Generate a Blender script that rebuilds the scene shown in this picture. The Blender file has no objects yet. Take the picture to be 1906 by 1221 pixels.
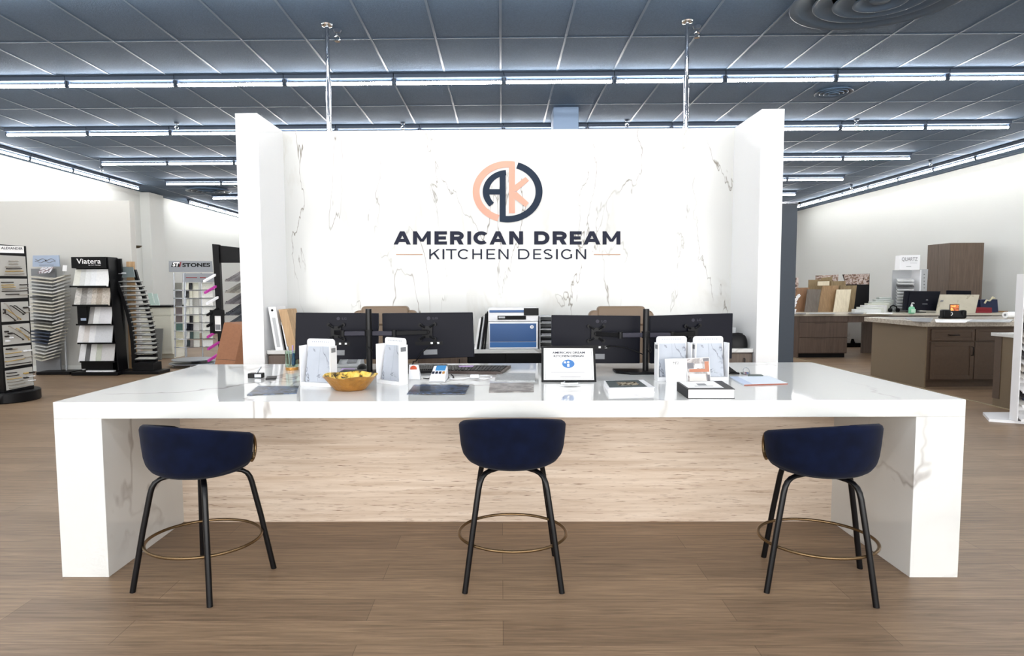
import bpy, math, random
from mathutils import Vector, Matrix
random.seed(7)
C = bpy.context.scene.collection
SC = bpy.context.scene
PI = math.pi

# ------------------------------------------------------------------ camera
F, PITCH, YAW, ROLL, EYE, SX = 1120.0, .0673, -.0107, -.0049, 1.483, -31.0
cam_d = bpy.data.cameras.new('camera')
cam = bpy.data.objects.new('camera', cam_d); C.objects.link(cam)
cam_d.sensor_fit = 'HORIZONTAL'; cam_d.sensor_width = 36.0
cam_d.lens = F / 1906 * 36.0
cam_d.shift_x = -SX / 1906
cam_d.clip_start = .05; cam_d.clip_end = 200
cam.matrix_world = (Matrix.Translation((0, 0, EYE)) @ Matrix.Rotation(-YAW, 4, 'Z')
                    @ Matrix.Rotation(PI/2 - PITCH, 4, 'X') @ Matrix.Rotation(ROLL, 4, 'Z'))
SC.camera = cam

# ------------------------------------------------------------------ world, light, exposure
SC.view_settings.view_transform = 'Standard'
SC.view_settings.look = 'None'
SC.view_settings.gamma = 1.0
SC.view_settings.use_curve_mapping = False
SC.view_settings.exposure = 0.0
TUBE = 54.0
DAY = 1080.0
wd = bpy.data.worlds.new('daylight'); SC.world = wd; wd.use_nodes = True
wd.node_tree.nodes['Background'].inputs[0].default_value = (.9, .95, 1, 1)
wd.node_tree.nodes['Background'].inputs[1].default_value = .6
ld = bpy.data.lights.new('storefront_daylight', 'AREA')
ld.shape = 'RECTANGLE'; ld.size = 17.0; ld.size_y = 2.9; ld.energy = DAY; ld.color = (1.0, .985, .96)
lo = bpy.data.objects.new('storefront_daylight', ld); C.objects.link(lo)
lo.location = (.3, -5.6, 1.75); lo.rotation_euler = (PI/2, 0, 0)

# ------------------------------------------------------------------ photo point -> place
def ray(u, v):
    a = (u-953-SX)/F; b = -(v-610.5)/F
    c, s = math.cos(ROLL), math.sin(ROLL); x = a*c-b*s; z = a*s+b*c; d = 1.
    c, s = math.cos(PITCH), math.sin(PITCH); y = d*c+z*s; zz = -d*s+z*c
    c, s = math.cos(YAW), math.sin(YAW); X = x*c+y*s; Y = -x*s+y*c
    return Vector((X, Y, zz))
EV = Vector((0, 0, EYE))
def atY(u, v, Y): r = ray(u, v); return r*(Y/r[1])+EV
def atZ(u, v, Z): r = ray(u, v); return r*((Z-EYE)/r[2])+EV
def atP(u, v, p, n): r = ray(u, v); return r*((Vector(p)-EV).dot(n)/r.dot(n))+EV

# ------------------------------------------------------------------ materials
def lin(c):
    return tuple(((x/255)/12.92 if x/255 <= .04045 else ((x/255+.055)/1.055)**2.4) for x in c)
def mat(name, rgb, rough=.5, metal=0., emit=0., alpha=None, spec=None, noise=0., nscale=40., bump=0., bscale=200., coat=0., stretch=None):
    m = bpy.data.materials.new(name); m.use_nodes = True
    nt = m.node_tree; b = nt.nodes['Principled BSDF']
    col = lin(rgb)
    b.inputs['Base Color'].default_value = (*col, 1)
    b.inputs['Roughness'].default_value = rough
    b.inputs['Metallic'].default_value = metal
    if spec is not None: b.inputs['Specular IOR Level'].default_value = spec
    if coat: b.inputs['Coat Weight'].default_value = coat
    if emit:
        b.inputs['Emission Color'].default_value = (*col, 1); b.inputs['Emission Strength'].default_value = emit
    if noise or bump:
        tc = nt.nodes.new('ShaderNodeTexCoord'); src = tc.outputs['Object']
        if stretch:
            mp = nt.nodes.new('ShaderNodeMapping'); mp.inputs['Scale'].default_value = stretch
            nt.links.new(src, mp.inputs['Vector']); src = mp.outputs[0]
    if noise:
        n = nt.nodes.new('ShaderNodeTexNoise'); n.inputs['Scale'].default_value = nscale; n.inputs['Detail'].default_value = 6
        nt.links.new(src, n.inputs['Vector'])
        r = nt.nodes.new('ShaderNodeValToRGB')
        r.color_ramp.elements[0].position = .3; r.color_ramp.elements[1].position = .7
        r.color_ramp.elements[0].color = (*[x*(1-noise) for x in col], 1)
        r.color_ramp.elements[1].color = (*[min(1, x*(1+noise)) for x in col], 1)
        nt.links.new(n.outputs['Fac'], r.inputs[0]); nt.links.new(r.outputs[0], b.inputs['Base Color'])
    if bump:
        n = nt.nodes.new('ShaderNodeTexNoise'); n.inputs['Scale'].default_value = bscale; n.inputs['Detail'].default_value = 3
        nt.links.new(src, n.inputs['Vector'])
        bp = nt.nodes.new('ShaderNodeBump'); bp.inputs['Strength'].default_value = bump; bp.inputs['Distance'].default_value = .01
        nt.links.new(n.outputs['Fac'], bp.inputs['Height']); nt.links.new(bp.outputs[0], b.inputs['Normal'])
    return m

def marble(name, base, vein, rough=.1, scale=(1, 1, 1), rot=(0, 0, 0), nscale=1.2, width=.018, amount=.8, warp=.5, second=None, mask=.45, spec=.5):
    m = bpy.data.materials.new(name); m.use_nodes = True
    nt = m.node_tree; N = nt.nodes; L = nt.links; b = N['Principled BSDF']
    b.inputs['Roughness'].default_value = rough; b.inputs['Specular IOR Level'].default_value = spec
    tc = N.new('ShaderNodeTexCoord'); mp = N.new('ShaderNodeMapping')
    mp.inputs['Scale'].default_value = scale; mp.inputs['Rotation'].default_value = rot
    L.new(tc.outputs['Object'], mp.inputs['Vector'])
    def veins(ns, w, seed):
        n0 = N.new('ShaderNodeTexNoise'); n0.noise_dimensions = '4D'; n0.inputs['W'].default_value = seed
        n0.inputs['Scale'].default_value = ns; n0.inputs['Detail'].default_value = 5; n0.inputs['Roughness'].default_value = .55
        n0.inputs['Distortion'].default_value = warp
        L.new(mp.outputs[0], n0.inputs['Vector'])
        s = N.new('ShaderNodeMath'); s.operation = 'SUBTRACT'; s.inputs[1].default_value = .5; L.new(n0.outputs['Fac'], s.inputs[0])
        a = N.new('ShaderNodeMath'); a.operation = 'ABSOLUTE'; L.new(s.outputs[0], a.inputs[0])
        r = N.new('ShaderNodeMapRange'); r.inputs['From Min'].default_value = 0; r.inputs['From Max'].default_value = w
        r.inputs['To Min'].default_value = 1; r.inputs['To Max'].default_value = 0; L.new(a.outputs[0], r.inputs[0])
        k = N.new('ShaderNodeTexNoise'); k.noise_dimensions = '4D'; k.inputs['W'].default_value = seed+3; k.inputs['Scale'].default_value = ns*1.7
        L.new(mp.outputs[0], k.inputs['Vector'])
        kr = N.new('ShaderNodeMapRange'); kr.inputs['From Min'].default_value = mask; kr.inputs['From Max'].default_value = mask+.15
        L.new(k.outputs['Fac'], kr.inputs[0])
        mu = N.new('ShaderNodeMath'); mu.operation = 'MULTIPLY'; L.new(r.outputs[0], mu.inputs[0]); L.new(kr.outputs[0], mu.inputs[1])
        return mu.outputs[0]
    v1 = veins(nscale, width, 1.3)
    v2 = veins(nscale*.7, width*6, 1.3)
    def mix(fac, amt, c0, c1):
        x = N.new('ShaderNodeMix'); x.data_type = 'RGBA'
        mm = N.new('ShaderNodeMath'); mm.operation = 'MULTIPLY'; mm.inputs[1].default_value = amt; L.new(fac, mm.inputs[0])
        L.new(mm.outputs[0], x.inputs['Factor'])
        if isinstance(c0, tuple): x.inputs['A'].default_value = (*c0, 1)
        else: L.new(c0, x.inputs['A'])
        x.inputs['B'].default_value = (*c1, 1)
        return x.outputs['Result']
    c = mix(v2, .3*amount, lin(base), lin(second or vein))
    c = mix(v1, amount, c, lin(vein))
    L.new(c, b.inputs['Base Color'])
    return m

def wood_floor(name):
    m = bpy.data.materials.new(name); m.use_nodes = True
    nt = m.node_tree; N = nt.nodes; L = nt.links; b = N['Principled BSDF']
    tc = N.new('ShaderNodeTexCoord')
    br = N.new('ShaderNodeTexBrick'); br.offset = .37; br.squash = 1
    br.inputs['Color1'].default_value = (*lin((145, 121, 97)), 1); br.inputs['Color2'].default_value = (*lin((127, 105, 84)), 1)
    br.inputs['Mortar'].default_value = (*lin((96, 78, 62)), 1)
    br.inputs['Scale'].default_value = 1; br.inputs['Mortar Size'].default_value = .0012; br.inputs['Brick Width'].default_value = 1.65; br.inputs['Row Height'].default_value = .185
    L.new(tc.outputs['Object'], br.inputs['Vector'])
    mp = N.new('ShaderNodeMapping'); mp.inputs['Scale'].default_value = (1.3, 26, 1); L.new(tc.outputs['Object'], mp.inputs['Vector'])
    n = N.new('ShaderNodeTexNoise'); n.inputs['Scale'].default_value = 2.2; n.inputs['Detail'].default_value = 8; n.inputs['Roughness'].default_value = .65; n.inputs['Distortion'].default_value = .6
    L.new(mp.outputs[0], n.inputs['Vector'])
    r = N.new('ShaderNodeMapRange'); r.inputs['From Min'].default_value = .3; r.inputs['From Max'].default_value = .72
    r.inputs['To Min'].default_value = .6; r.inputs['To Max'].default_value = 1.34; L.new(n.outputs['Fac'], r.inputs[0])
    x = N.new('ShaderNodeVectorMath'); x.operation = 'SCALE'; L.new(br.outputs['Color'], x.inputs[0]); L.new(r.outputs[0], x.inputs['Scale'])
    L.new(x.outputs[0], b.inputs['Base Color'])
    b.inputs['Roughness'].default_value = .42; b.inputs['Specular IOR Level'].default_value = .35
    bp = N.new('ShaderNodeBump'); bp.inputs['Strength'].default_value = .12; bp.inputs['Distance'].default_value = .004
    L.new(n.outputs['Fac'], bp.inputs['Height']); L.new(bp.outputs[0], b.inputs['Normal'])
    return m

def streaks(name, c0, c1, dark, scale, ns=3., rough=.45, pits=.0, axisrot=(0, 0, 0)):
    """long streaks of tone: travertine, wood grain"""
    m = bpy.data.materials.new(name); m.use_nodes = True
    nt = m.node_tree; N = nt.nodes; L = nt.links; b = N['Principled BSDF']; b.inputs['Roughness'].default_value = rough
    tc = N.new('ShaderNodeTexCoord'); mp = N.new('ShaderNodeMapping'); mp.inputs['Scale'].default_value = scale
    L.new(tc.outputs['Object'], mp.inputs['Vector'])
    n = N.new('ShaderNodeTexNoise'); n.inputs['Scale'].default_value = ns; n.inputs['Detail'].default_value = 7; n.inputs['Roughness'].default_value = .6; n.inputs['Distortion'].default_value = .5
    L.new(mp.outputs[0], n.inputs['Vector'])
    r = N.new('ShaderNodeValToRGB'); e = r.color_ramp.elements
    e[0].position = .3; e[0].color = (*lin(c0), 1); e[1].position = .68; e[1].color = (*lin(c1), 1)
    L.new(n.outputs['Fac'], r.inputs[0]); out = r.outputs[0]
    if pits:
        k = N.new('ShaderNodeTexNoise'); k.inputs['Scale'].default_value = ns*7; k.inputs['Detail'].default_value = 3
        L.new(mp.outputs[0], k.inputs['Vector'])
        kr = N.new('ShaderNodeMapRange'); kr.inputs['From Min'].default_value = .62; kr.inputs['From Max'].default_value = .72; kr.inputs['To Max'].default_value = pits
        L.new(k.outputs['Fac'], kr.inputs[0])
        x = N.new('ShaderNodeMix'); x.data_type = 'RGBA'; L.new(kr.outputs[0], x.inputs['Factor']); L.new(out, x.inputs['A']); x.inputs['B'].default_value = (*lin(dark), 1)
        out = x.outputs['Result']
    L.new(out, b.inputs['Base Color'])
    return m

def picture(name, cols, ns=9., rough=.2):
    """a blurry printed picture: patches of a few ink colours"""
    m = bpy.data.materials.new(name); m.use_nodes = True
    nt = m.node_tree; N = nt.nodes; L = nt.links; b = N['Principled BSDF']; b.inputs['Roughness'].default_value = rough
    tc = N.new('ShaderNodeTexCoord'); n = N.new('ShaderNodeTexNoise'); n.inputs['Scale'].default_value = ns; n.inputs['Detail'].default_value = 4; n.inputs['Distortion'].default_value = .8
    L.new(tc.outputs['Object'], n.inputs['Vector'])
    r = N.new('ShaderNodeValToRGB'); r.color_ramp.interpolation = 'LINEAR'; e = r.color_ramp.elements
    k = len(cols)
    e[0].position = .32; e[0].color = (*lin(cols[0]), 1); e[1].position = .68; e[1].color = (*lin(cols[-1]), 1)
    for i in range(1, k-1):
        q = e.new(.32+.36*i/(k-1)); q.color = (*lin(cols[i]), 1)
    L.new(n.outputs['Fac'], r.inputs[0]); L.new(r.outputs[0], b.inputs['Base Color'])
    return m

M = {}
M['floor'] = wood_floor('wood_plank_floor')
M['ceil'] = mat('slate_ceiling_tile', (73, 93, 116), .85, bump=.35, bscale=90, noise=.12, nscale=60)
M['grid'] = mat('slate_ceiling_grid', (76, 95, 116), .42)
M['vent'] = mat('slate_vent_metal', (76, 94, 114), .28)
M['wall'] = mat('warm_white_paint', (214, 216, 213), .75, bump=.05, bscale=120)
M['wall_dim'] = mat('dimmed_wall_paint', (194, 193, 188), .8, bump=.05, bscale=120)  # wall paint made darker: the partition's weaker light put into its colour
M['wing'] = mat('white_gloss_slab', (236, 237, 238), .18)
M['counter'] = marble('white_quartz', (214, 215, 213), (132, 122, 118), .05, (1, .7, .8), (0, .3, .5), .8, .009, .62, .5, (176, 170, 166), .46)
M['sign_marble'] = marble('warm_veined_marble', (202, 203, 201), (92, 80, 64), .18, (1.7, 1, .5), (0, .2, 0), .95, .0052, .85, .75, (168, 162, 150), .42)
M['travertine'] = streaks('travertine', (190, 168, 147), (220, 204, 187), (126, 100, 80), (1.0, 6, 22), 1.6, .42, 1.0)
M['navy'] = mat('navy_velvet', (6, 14, 37), .9, noise=.3, nscale=14, spec=.12)
M['navy'].node_tree.nodes['Principled BSDF'].inputs['Sheen Weight'].default_value = .04
M['black_metal'] = mat('black_metal', (7, 7, 10), .32, .0, spec=.3)
M['brass'] = mat('aged_brass', (122, 100, 72), .3, .9)
M['chrome'] = mat('chrome', (225, 228, 232), .08, 1.)
M['steel'] = mat('brushed_steel', (150, 154, 160), .3, .9)
M['housing'] = mat('slate_light_housing', (46, 60, 78), .5)
M['tube'] = mat('lit_tube', (255, 253, 250), .4, emit=TUBE)
M['black'] = mat('black_plastic', (9, 9, 12), .4, spec=.2)
M['monitor'] = mat('black_monitor_back', (12, 13, 24), .42, spec=.14)
M['arm'] = mat('grey_metal_arm', (46, 45, 56), .4, spec=.2)
M['white'] = mat('white_plastic', (236, 237, 240), .35)
M['paper'] = mat('white_paper', (240, 240, 240), .6)
M['grey'] = mat('mid_grey_plastic', (120, 122, 126), .45)
M['lgrey'] = mat('light_grey', (180, 183, 186), .5)
M['ink'] = mat('dark_ink', (28, 32, 50), .6, spec=.2)
M['inkblack'] = mat('black_ink', (10, 10, 13), .5, spec=.15)
M['pink'] = mat('blush_pink', (228, 158, 139), .6, spec=.2)
M['navyink'] = mat('navy_ink', (27, 40, 58), .6, spec=.2)
M['rosegold'] = mat('rose_gold_line', (176, 138, 112), .4)
M['tan'] = mat('tan_leather', (118, 98, 78), .45, bump=.05)
M['brown'] = streaks('dark_brown_veneer', (72, 58, 50), (92, 76, 66), (40, 30, 25), (14, 14, 1), 2., .45)
M['taupe'] = streaks('taupe_veneer', (84, 70, 60), (104, 88, 76), (40, 30, 25), (16, 16, 1), 2., .45)
M['mocha'] = mat('mocha_painted_wood', (80, 64, 52), .45, noise=.08, nscale=25)
M['olive'] = mat('olive_brown_laminate', (112, 97, 76), .5, noise=.06, nscale=120)
M['gold'] = mat('hammered_gold', (186, 136, 70), .36, .7, bump=.9, bscale=38, noise=.15, nscale=30)
M['blue'] = mat('printer_blue', (38, 84, 140), .4)
M['blue2'] = mat('printer_blue_tray', (44, 104, 168), .4)
M['screenblue'] = mat('blue_lcd', (60, 120, 170), .2, emit=.4)
M['cardboard'] = mat('cardboard', (150, 104, 76), .8, noise=.06, nscale=30)
M['magenta'] = mat('magenta_edge', (176, 46, 148), .5)
M['red'] = mat('red_card', (130, 24, 36), .5)
M['glass'] = None
def glassy(name, rgb, rough=.03):
    m = bpy.data.materials.new(name); m.use_nodes = True; b = m.node_tree.nodes['Principled BSDF']
    b.inputs['Base Color'].default_value = (*lin(rgb), 1); b.inputs['Roughness'].default_value = rough; b.inputs['Transmission Weight'].default_value = 1; b.inputs['IOR'].default_value = 1.3
    return m
M['glass'] = glassy('green_tinted_glass', (215, 232, 218))
M['sanitizer'] = glassy('green_gel', (110, 215, 160), .15)
M['oak'] = streaks('light_oak', (168, 134, 96), (196, 163, 122), (120, 90, 60), (30, 30, 2), 1.5, .5)
M['oakmid'] = streaks('mid_oak', (126, 98, 66), (152, 122, 86), (90, 66, 44), (24, 24, 2), 1.5, .5)
M['oakred'] = streaks('red_oak', (112, 80, 54), (134, 98, 68), (80, 56, 40), (24, 24, 2), 1.5, .5)
M['ash'] = streaks('grey_ash', (82, 74, 66), (104, 95, 86), (60, 52, 46), (24, 24, 2), 1.5, .5)
M['cream'] = streaks('cream_ash', (196, 184, 158), (216, 206, 182), (170, 155, 125), (24, 24, 2), 1.5, .5)
M['olivewood'] = streaks('olive_oak', (110, 92, 62), (132, 112, 78), (80, 66, 44), (24, 24, 2), 1.5, .5)
M['granite'] = mat('speckled_granite', (176, 168, 156), .25, noise=.25, nscale=45)
M['darkpanel'] = mat('slate_grey_panel', (48, 58, 70), .5)
M['colgrey'] = mat('blue_grey_column', (104, 124, 150), .6)
M['board'] = mat('pale_grey_board', (180, 178, 172), .6)
M['trimstrip'] = mat('pale_floor_strip', (150, 136, 110), .5)
M['wavy'] = mat('blue_grey_sign', (158, 172, 194), .4)
M['sigil'] = mat('silver_sign', (138, 142, 148), .4)
STONES = {}
def stone(rgb, n=.08):
    k = (rgb, n)
    if k not in STONES: STONES[k] = mat('stone_sample_%d_%d_%d' % rgb, rgb, .25, noise=n, nscale=35)
    return STONES[k]

# ------------------------------------------------------------------ mesh builder
class MB:
    def __init__(s): s.v = []; s.f = []; s.m = []
    def add(s, vs, fs, m=0):
        o = len(s.v); s.v += [tuple(x) for x in vs]; s.f += [tuple(i+o for i in f) for f in fs]; s.m += [m]*len(fs); return s
    def box(s, x0, x1, y0, y1, z0, z1, m=0):
        return s.hexa([(x0, y0, z0), (x1, y0, z0), (x1, y1, z0), (x0, y1, z0), (x0, y0, z1), (x1, y0, z1), (x1, y1, z1), (x0, y1, z1)], m)
    def hexa(s, p, m=0):
        return s.add(p, [(3, 2, 1, 0), (4, 5, 6, 7), (0, 1, 5, 4), (1, 2, 6, 5), (2, 3, 7, 6), (3, 0, 4, 7)], m)
    def slab(s, quad, vec, m=0):
        """a flat four-cornered sheet pushed out along vec"""
        q = [Vector(a) for a in quad]; w = Vector(vec)
        return s.hexa([q[0], q[1], q[1]+w, q[0]+w, q[3], q[2], q[2]+w, q[3]+w], m)
    def obox(s, c, size, R=None, m=0):
        R = R or Matrix.Identity(3); c = Vector(c); a, b, d = [x/2 for x in size]
        p = [c+R@Vector(q) for q in ((-a, -b, -d), (a, -b, -d), (a, b, -d), (-a, b, -d), (-a, -b, d), (a, -b, d), (a, b, d), (-a, b, d))]
        return s.hexa(p, m)
    def prism(s, poly, vec, m=0):
        n = len(poly); w = Vector(vec); a = [Vector(p) for p in poly]
        fs = [tuple(range(n)), tuple(range(2*n-1, n-1, -1))]+[((i+1) % n, i, n+i, n+(i+1) % n) for i in range(n)]
        return s.add(a+[p+w for p in a], fs, m)
    def cyl(s, p0, p1, r0, r1=None, n=16, m=0, cap=True):
        r1 = r0 if r1 is None else r1; p0 = Vector(p0); p1 = Vector(p1); d = (p1-p0).normalized()
        u = d.orthogonal().normalized(); w = d.cross(u)
        vs = [p0+(u*math.cos(2*PI*i/n)+w*math.sin(2*PI*i/n))*r0 for i in range(n)]+[p1+(u*math.cos(2*PI*i/n)+w*math.sin(2*PI*i/n))*r1 for i in range(n)]
        fs = [(i, (i+1) % n, n+(i+1) % n, n+i) for i in range(n)]
        if cap: fs += [tuple(range(n-1, -1, -1)), tuple(range(n, 2*n))]
        return s.add(vs, fs, m)
    def tube(s, pts, r, n=10, closed=False, m=0):
        P = [Vector(p) for p in pts]; k = len(P); vs = []; u = None
        for i in range(k):
            a = P[(i-1) % k] if (closed or i > 0) else P[i]; b = P[(i+1) % k] if (closed or i < k-1) else P[i]
            d = (b-a).normalized()
            u = d.orthogonal().normalized() if u is None else (u-d*u.dot(d)).normalized()
            w = d.cross(u); rr = r[i] if isinstance(r, (list, tuple)) else r
            vs += [P[i]+(u*math.cos(2*PI*j/n)+w*math.sin(2*PI*j/n))*rr for j in range(n)]
        fs = []
        for i in range(k if closed else k-1):
            i2 = (i+1) % k
            fs += [(i*n+j, i*n+(j+1) % n, i2*n+(j+1) % n, i2*n+j) for j in range(n)]
        if not closed: fs += [tuple(range(n-1, -1, -1)), tuple(range((k-1)*n, k*n))]
        return s.add(vs, fs, m)
    def lathe(s, prof, n=24, c=(0, 0, 0), sx=1., sy=1., m=0, closed=False):
        c = Vector(c); vs = []; k = len(prof)
        for r, z in prof:
            vs += [c+Vector((r*math.cos(2*PI*j/n)*sx, r*math.sin(2*PI*j/n)*sy, z)) for j in range(n)]
        fs = [(i*n+j, i*n+(j+1) % n, (i+1) % k*n+(j+1) % n, (i+1) % k*n+j) for i in range(k if closed else k-1) for j in range(n)]
        if not closed: fs += [tuple(range(n-1, -1, -1)), tuple(range((k-1)*n, k*n))]
        return s.add(vs, fs, m)
    def grid(s, fn, nu, nv, m=0, wrapu=False):
        vs = [fn(i/(nu if wrapu else nu-1), j/(nv-1)) for j in range(nv) for i in range(nu)]
        fs = [(j*nu+i, j*nu+(i+1) % nu, (j+1)*nu+(i+1) % nu, (j+1)*nu+i) for j in range(nv-1) for i in range(nu if wrapu else nu-1)]
        return s.add(vs, fs, m)
    def xf(s, fn): s.v = [tuple(fn(Vector(p))) for p in s.v]; return s
    def build(s, name, mats, parent=None, origin=None, bevel=0., smooth=None, sub=0, seg=2):
        if not isinstance(mats, (list, tuple)): mats = [mats]
        me = bpy.data.meshes.new(name)
        og = Vector(origin) if origin is not None else (Vector(parent.location) if parent is not None and parent.get('_w') else Vector((0, 0, 0)))
        base = og
        if parent is not None and parent.type == 'MESH': og = Vector(ORG[parent.name]); base = Vector((0, 0, 0))
        me.from_pydata([tuple(Vector(p)-og) for p in s.v], [], s.f); me.update()
        for m_ in mats: me.materials.append(m_)
        for i, p in enumerate(me.polygons): p.material_index = s.m[i]
        if smooth is not None:
            for p in me.polygons: p.use_smooth = True
            me.set_sharp_from_angle(angle=math.radians(smooth))
        o = bpy.data.objects.new(name, me); C.objects.link(o)
        if parent is not None: o.parent = parent
        elif origin is not None: o.location = og
        ORG[o.name] = tuple(og)
        if bevel:
            md = o.modifiers.new('bevel', 'BEVEL'); md.width = bevel; md.segments = seg; md.limit_method = 'ANGLE'; md.angle_limit = math.radians(40)
            if smooth is None:
                for p in me.polygons: p.use_smooth = True
                me.set_sharp_from_angle(angle=math.radians(40))
        if sub:
            md = o.modifiers.new('subdivision', 'SUBSURF'); md.levels = sub; md.render_levels = sub
        return o
ORG = {}
EMPTIES = []

def thing(name, label, cat, loc=(0, 0, 0), group=None, world=True):
    """an Empty at the thing's base; world=True: its parts are given in room coordinates"""
    o = bpy.data.objects.new(name, None); C.objects.link(o); o.location = loc; o.empty_display_size = .1
    o['label'] = label; o['category'] = cat
    if group: o['group'] = group
    if world: o['_w'] = 1
    EMPTIES.append(o)
    return o
def tag(o, label, cat, group=None):
    o['label'] = label; o['category'] = cat
    if group: o['group'] = group
    return o
def struct(o): o['kind'] = 'structure'; return o
def dup(root, loc, label, rot=None, group=None):
    r = root.copy(); C.objects.link(r); r.location = loc; r['label'] = label
    if rot is not None: r.rotation_euler = (0, 0, rot)
    if group: r['group'] = group
    for ch in list(root.children):
        c = ch.copy(); C.objects.link(c); c.parent = r
        for g in list(ch.children):
            d = g.copy(); C.objects.link(d); d.parent = c
    EMPTIES.append(r)
    return r
ORDS = 'first second third fourth fifth sixth seventh eighth ninth tenth eleventh twelfth thirteenth fourteenth fifteenth sixteenth seventeenth eighteenth nineteenth twentieth twenty-first twenty-second twenty-third twenty-fourth twenty-fifth twenty-sixth twenty-seventh twenty-eighth'.split()

# lettering ---------------------------------------------------------
def text_geo(s, bold=0.):
    cu = bpy.data.curves.new('t', 'FONT'); cu.body = s; cu.size = 1; cu.offset = bold; cu.resolution_u = 3
    o = bpy.data.objects.new('t', cu)
    me = o.to_mesh()
    vs = [v.co.copy() for v in me.vertices]; fs = [tuple(p.vertices) for p in me.polygons]
    o.to_mesh_clear(); bpy.data.objects.remove(o); bpy.data.curves.remove(cu)
    return vs, fs
def lettering(mb, s, org, ux, uz, w, h, bold=0., m=0, fit=True, lift=None):
    """flat letters filling a w x h area whose lower left corner is org"""
    vs, fs = text_geo(s, bold)
    if not vs: return
    x0 = min(v.x for v in vs); x1 = max(v.x for v in vs); y0 = min(v.y for v in vs); y1 = max(v.y for v in vs)
    kx = w/(x1-x0); ky = h/(y1-y0)
    org = Vector(org); ux = Vector(ux); uz = Vector(uz)
    mb.add([org+ux*((v.x-x0)*kx)+uz*((v.y-y0)*ky) for v in vs], fs, m)
def stroke(pts, th, ax=1.17, closed=False):
    """band of width th along a polyline in a plane whose first axis is stretched by ax; returns quads"""
    P = [Vector((p[0]/ax, p[1])) for p in pts]
    P = [p for i, p in enumerate(P) if i == 0 or (p-P[i-1]).length > 1e-4]
    n = len(P); L = []; R = []
    for i in range(n):
        a = P[i-1] if (closed or i > 0) else None; b = P[(i+1) % n] if (closed or i < n-1) else None
        d1 = (P[i]-a).normalized() if a is not None else None; d2 = (b-P[i]).normalized() if b is not None else None
        if d1 is None: d1 = d2
        if d2 is None: d2 = d1
        n1 = Vector((-d1.y, d1.x)); n2 = Vector((-d2.y, d2.x)); mm = (n1+n2).normalized(); k = min(2.5, 1/max(.3, mm.dot(n1)))
        L.append(P[i]+mm*k*th/2); R.append(P[i]-mm*k*th/2)
    q = []
    for i in range(n if closed else n-1):
        j = (i+1) % n; q.append([(p.x*ax, p.y) for p in (L[i], L[j], R[j], R[i])])
    return q
def arc(cx, cy, rx, ry, a0, a1, n=20):
    return [(cx+rx*math.cos(math.radians(a0+(a1-a0)*i/n)), cy+ry*math.sin(math.radians(a0+(a1-a0)*i/n))) for i in range(n+1)]

CT = .914      # counter top height
CEIL = 4.205
XL, XR = -10.1, 10.8
YB, YF = 26.0, -6.0

# ================================================================== SETTING
struct(MB().box(XL-.2, XR+.2, YF, YB, -.1, 0).build('floor', M['floor']))
ce = struct(MB().box(XL-.2, XR+.2, YF, YB, CEIL, CEIL+.1).build('ceiling', M['ceil']))
g = MB()
k = -14
while k*.709 < XR:
    if k*.709 > XL: g.box(k*.709-.0125, k*.709+.0125, YF, YB, CEIL-.006, CEIL+.01)
    k += 1
for k in range(-10, 17):
    y = 6.78+1.21*k
    if YF < y < YB: g.box(XL, XR, y-.011, y+.011, CEIL-.0045, CEIL+.01)
g.build('ceiling_grid', M['grid'], ce)
struct(MB().box(XL-.2, XL, YF, YB, 0, CEIL).build('wall_left', M['wall']))
struct(MB().box(XR, XR+.2, YF, YB, 0, CEIL).build('wall_right', M['wall']))
struct(MB().box(XL-.2, XR+.2, YB, YB+.2, 0, CEIL).build('wall_back', M['wall']))
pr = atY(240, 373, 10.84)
struct(MB().box(XL, pr.x, 10.84, 11.0, 0, pr.z).build('wall_partition', M['wall_dim'], bevel=.01))
struct(MB().box(XL, XL+.28, 16.9, 17.6, 0, CEIL-.02).build('trim_1', M['wall'], bevel=.01))         # pilaster on the left wall
struct(MB().box(6.02, 6.055, 4.6, 20, 0, .008).build('trim_2', M['trimstrip']))                      # joint strip in the floor
struct(MB().box(XL, pr.x, 10.825, 10.84, 0, .1).build('baseboard_partition', M['wall']))
# sign wall with two wings
WX0, WXA, WXB, WX1 = -2.453, -2.246, 2.385, 2.5935
WY, WB, WT = 5.644, 6.296, 3.098
fw = struct(MB().box(WXA, WXB, WB, 6.5, 0, WT).build('wall_feature', M['sign_marble'], origin=(0, 6.296, 0)))
MB().box(WX0, WXA, WY, 6.5, 0, WT).build('wing', M['wing'], fw, bevel=.004)
MB().box(WXB, WX1, WY, 6.5, 0, WT).build('wing', M['wing'], fw, bevel=.004)
# blue-grey column behind the sign wall, slate panel behind its wing
c0 = atZ(1030, 199, CEIL); c1 = atZ(1077, 199, CEIL)
struct(MB().box(c0.x, c1.x, c0.y, c0.y+.42, 0, CEIL).build('column', M['colgrey'], bevel=.01))

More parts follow.
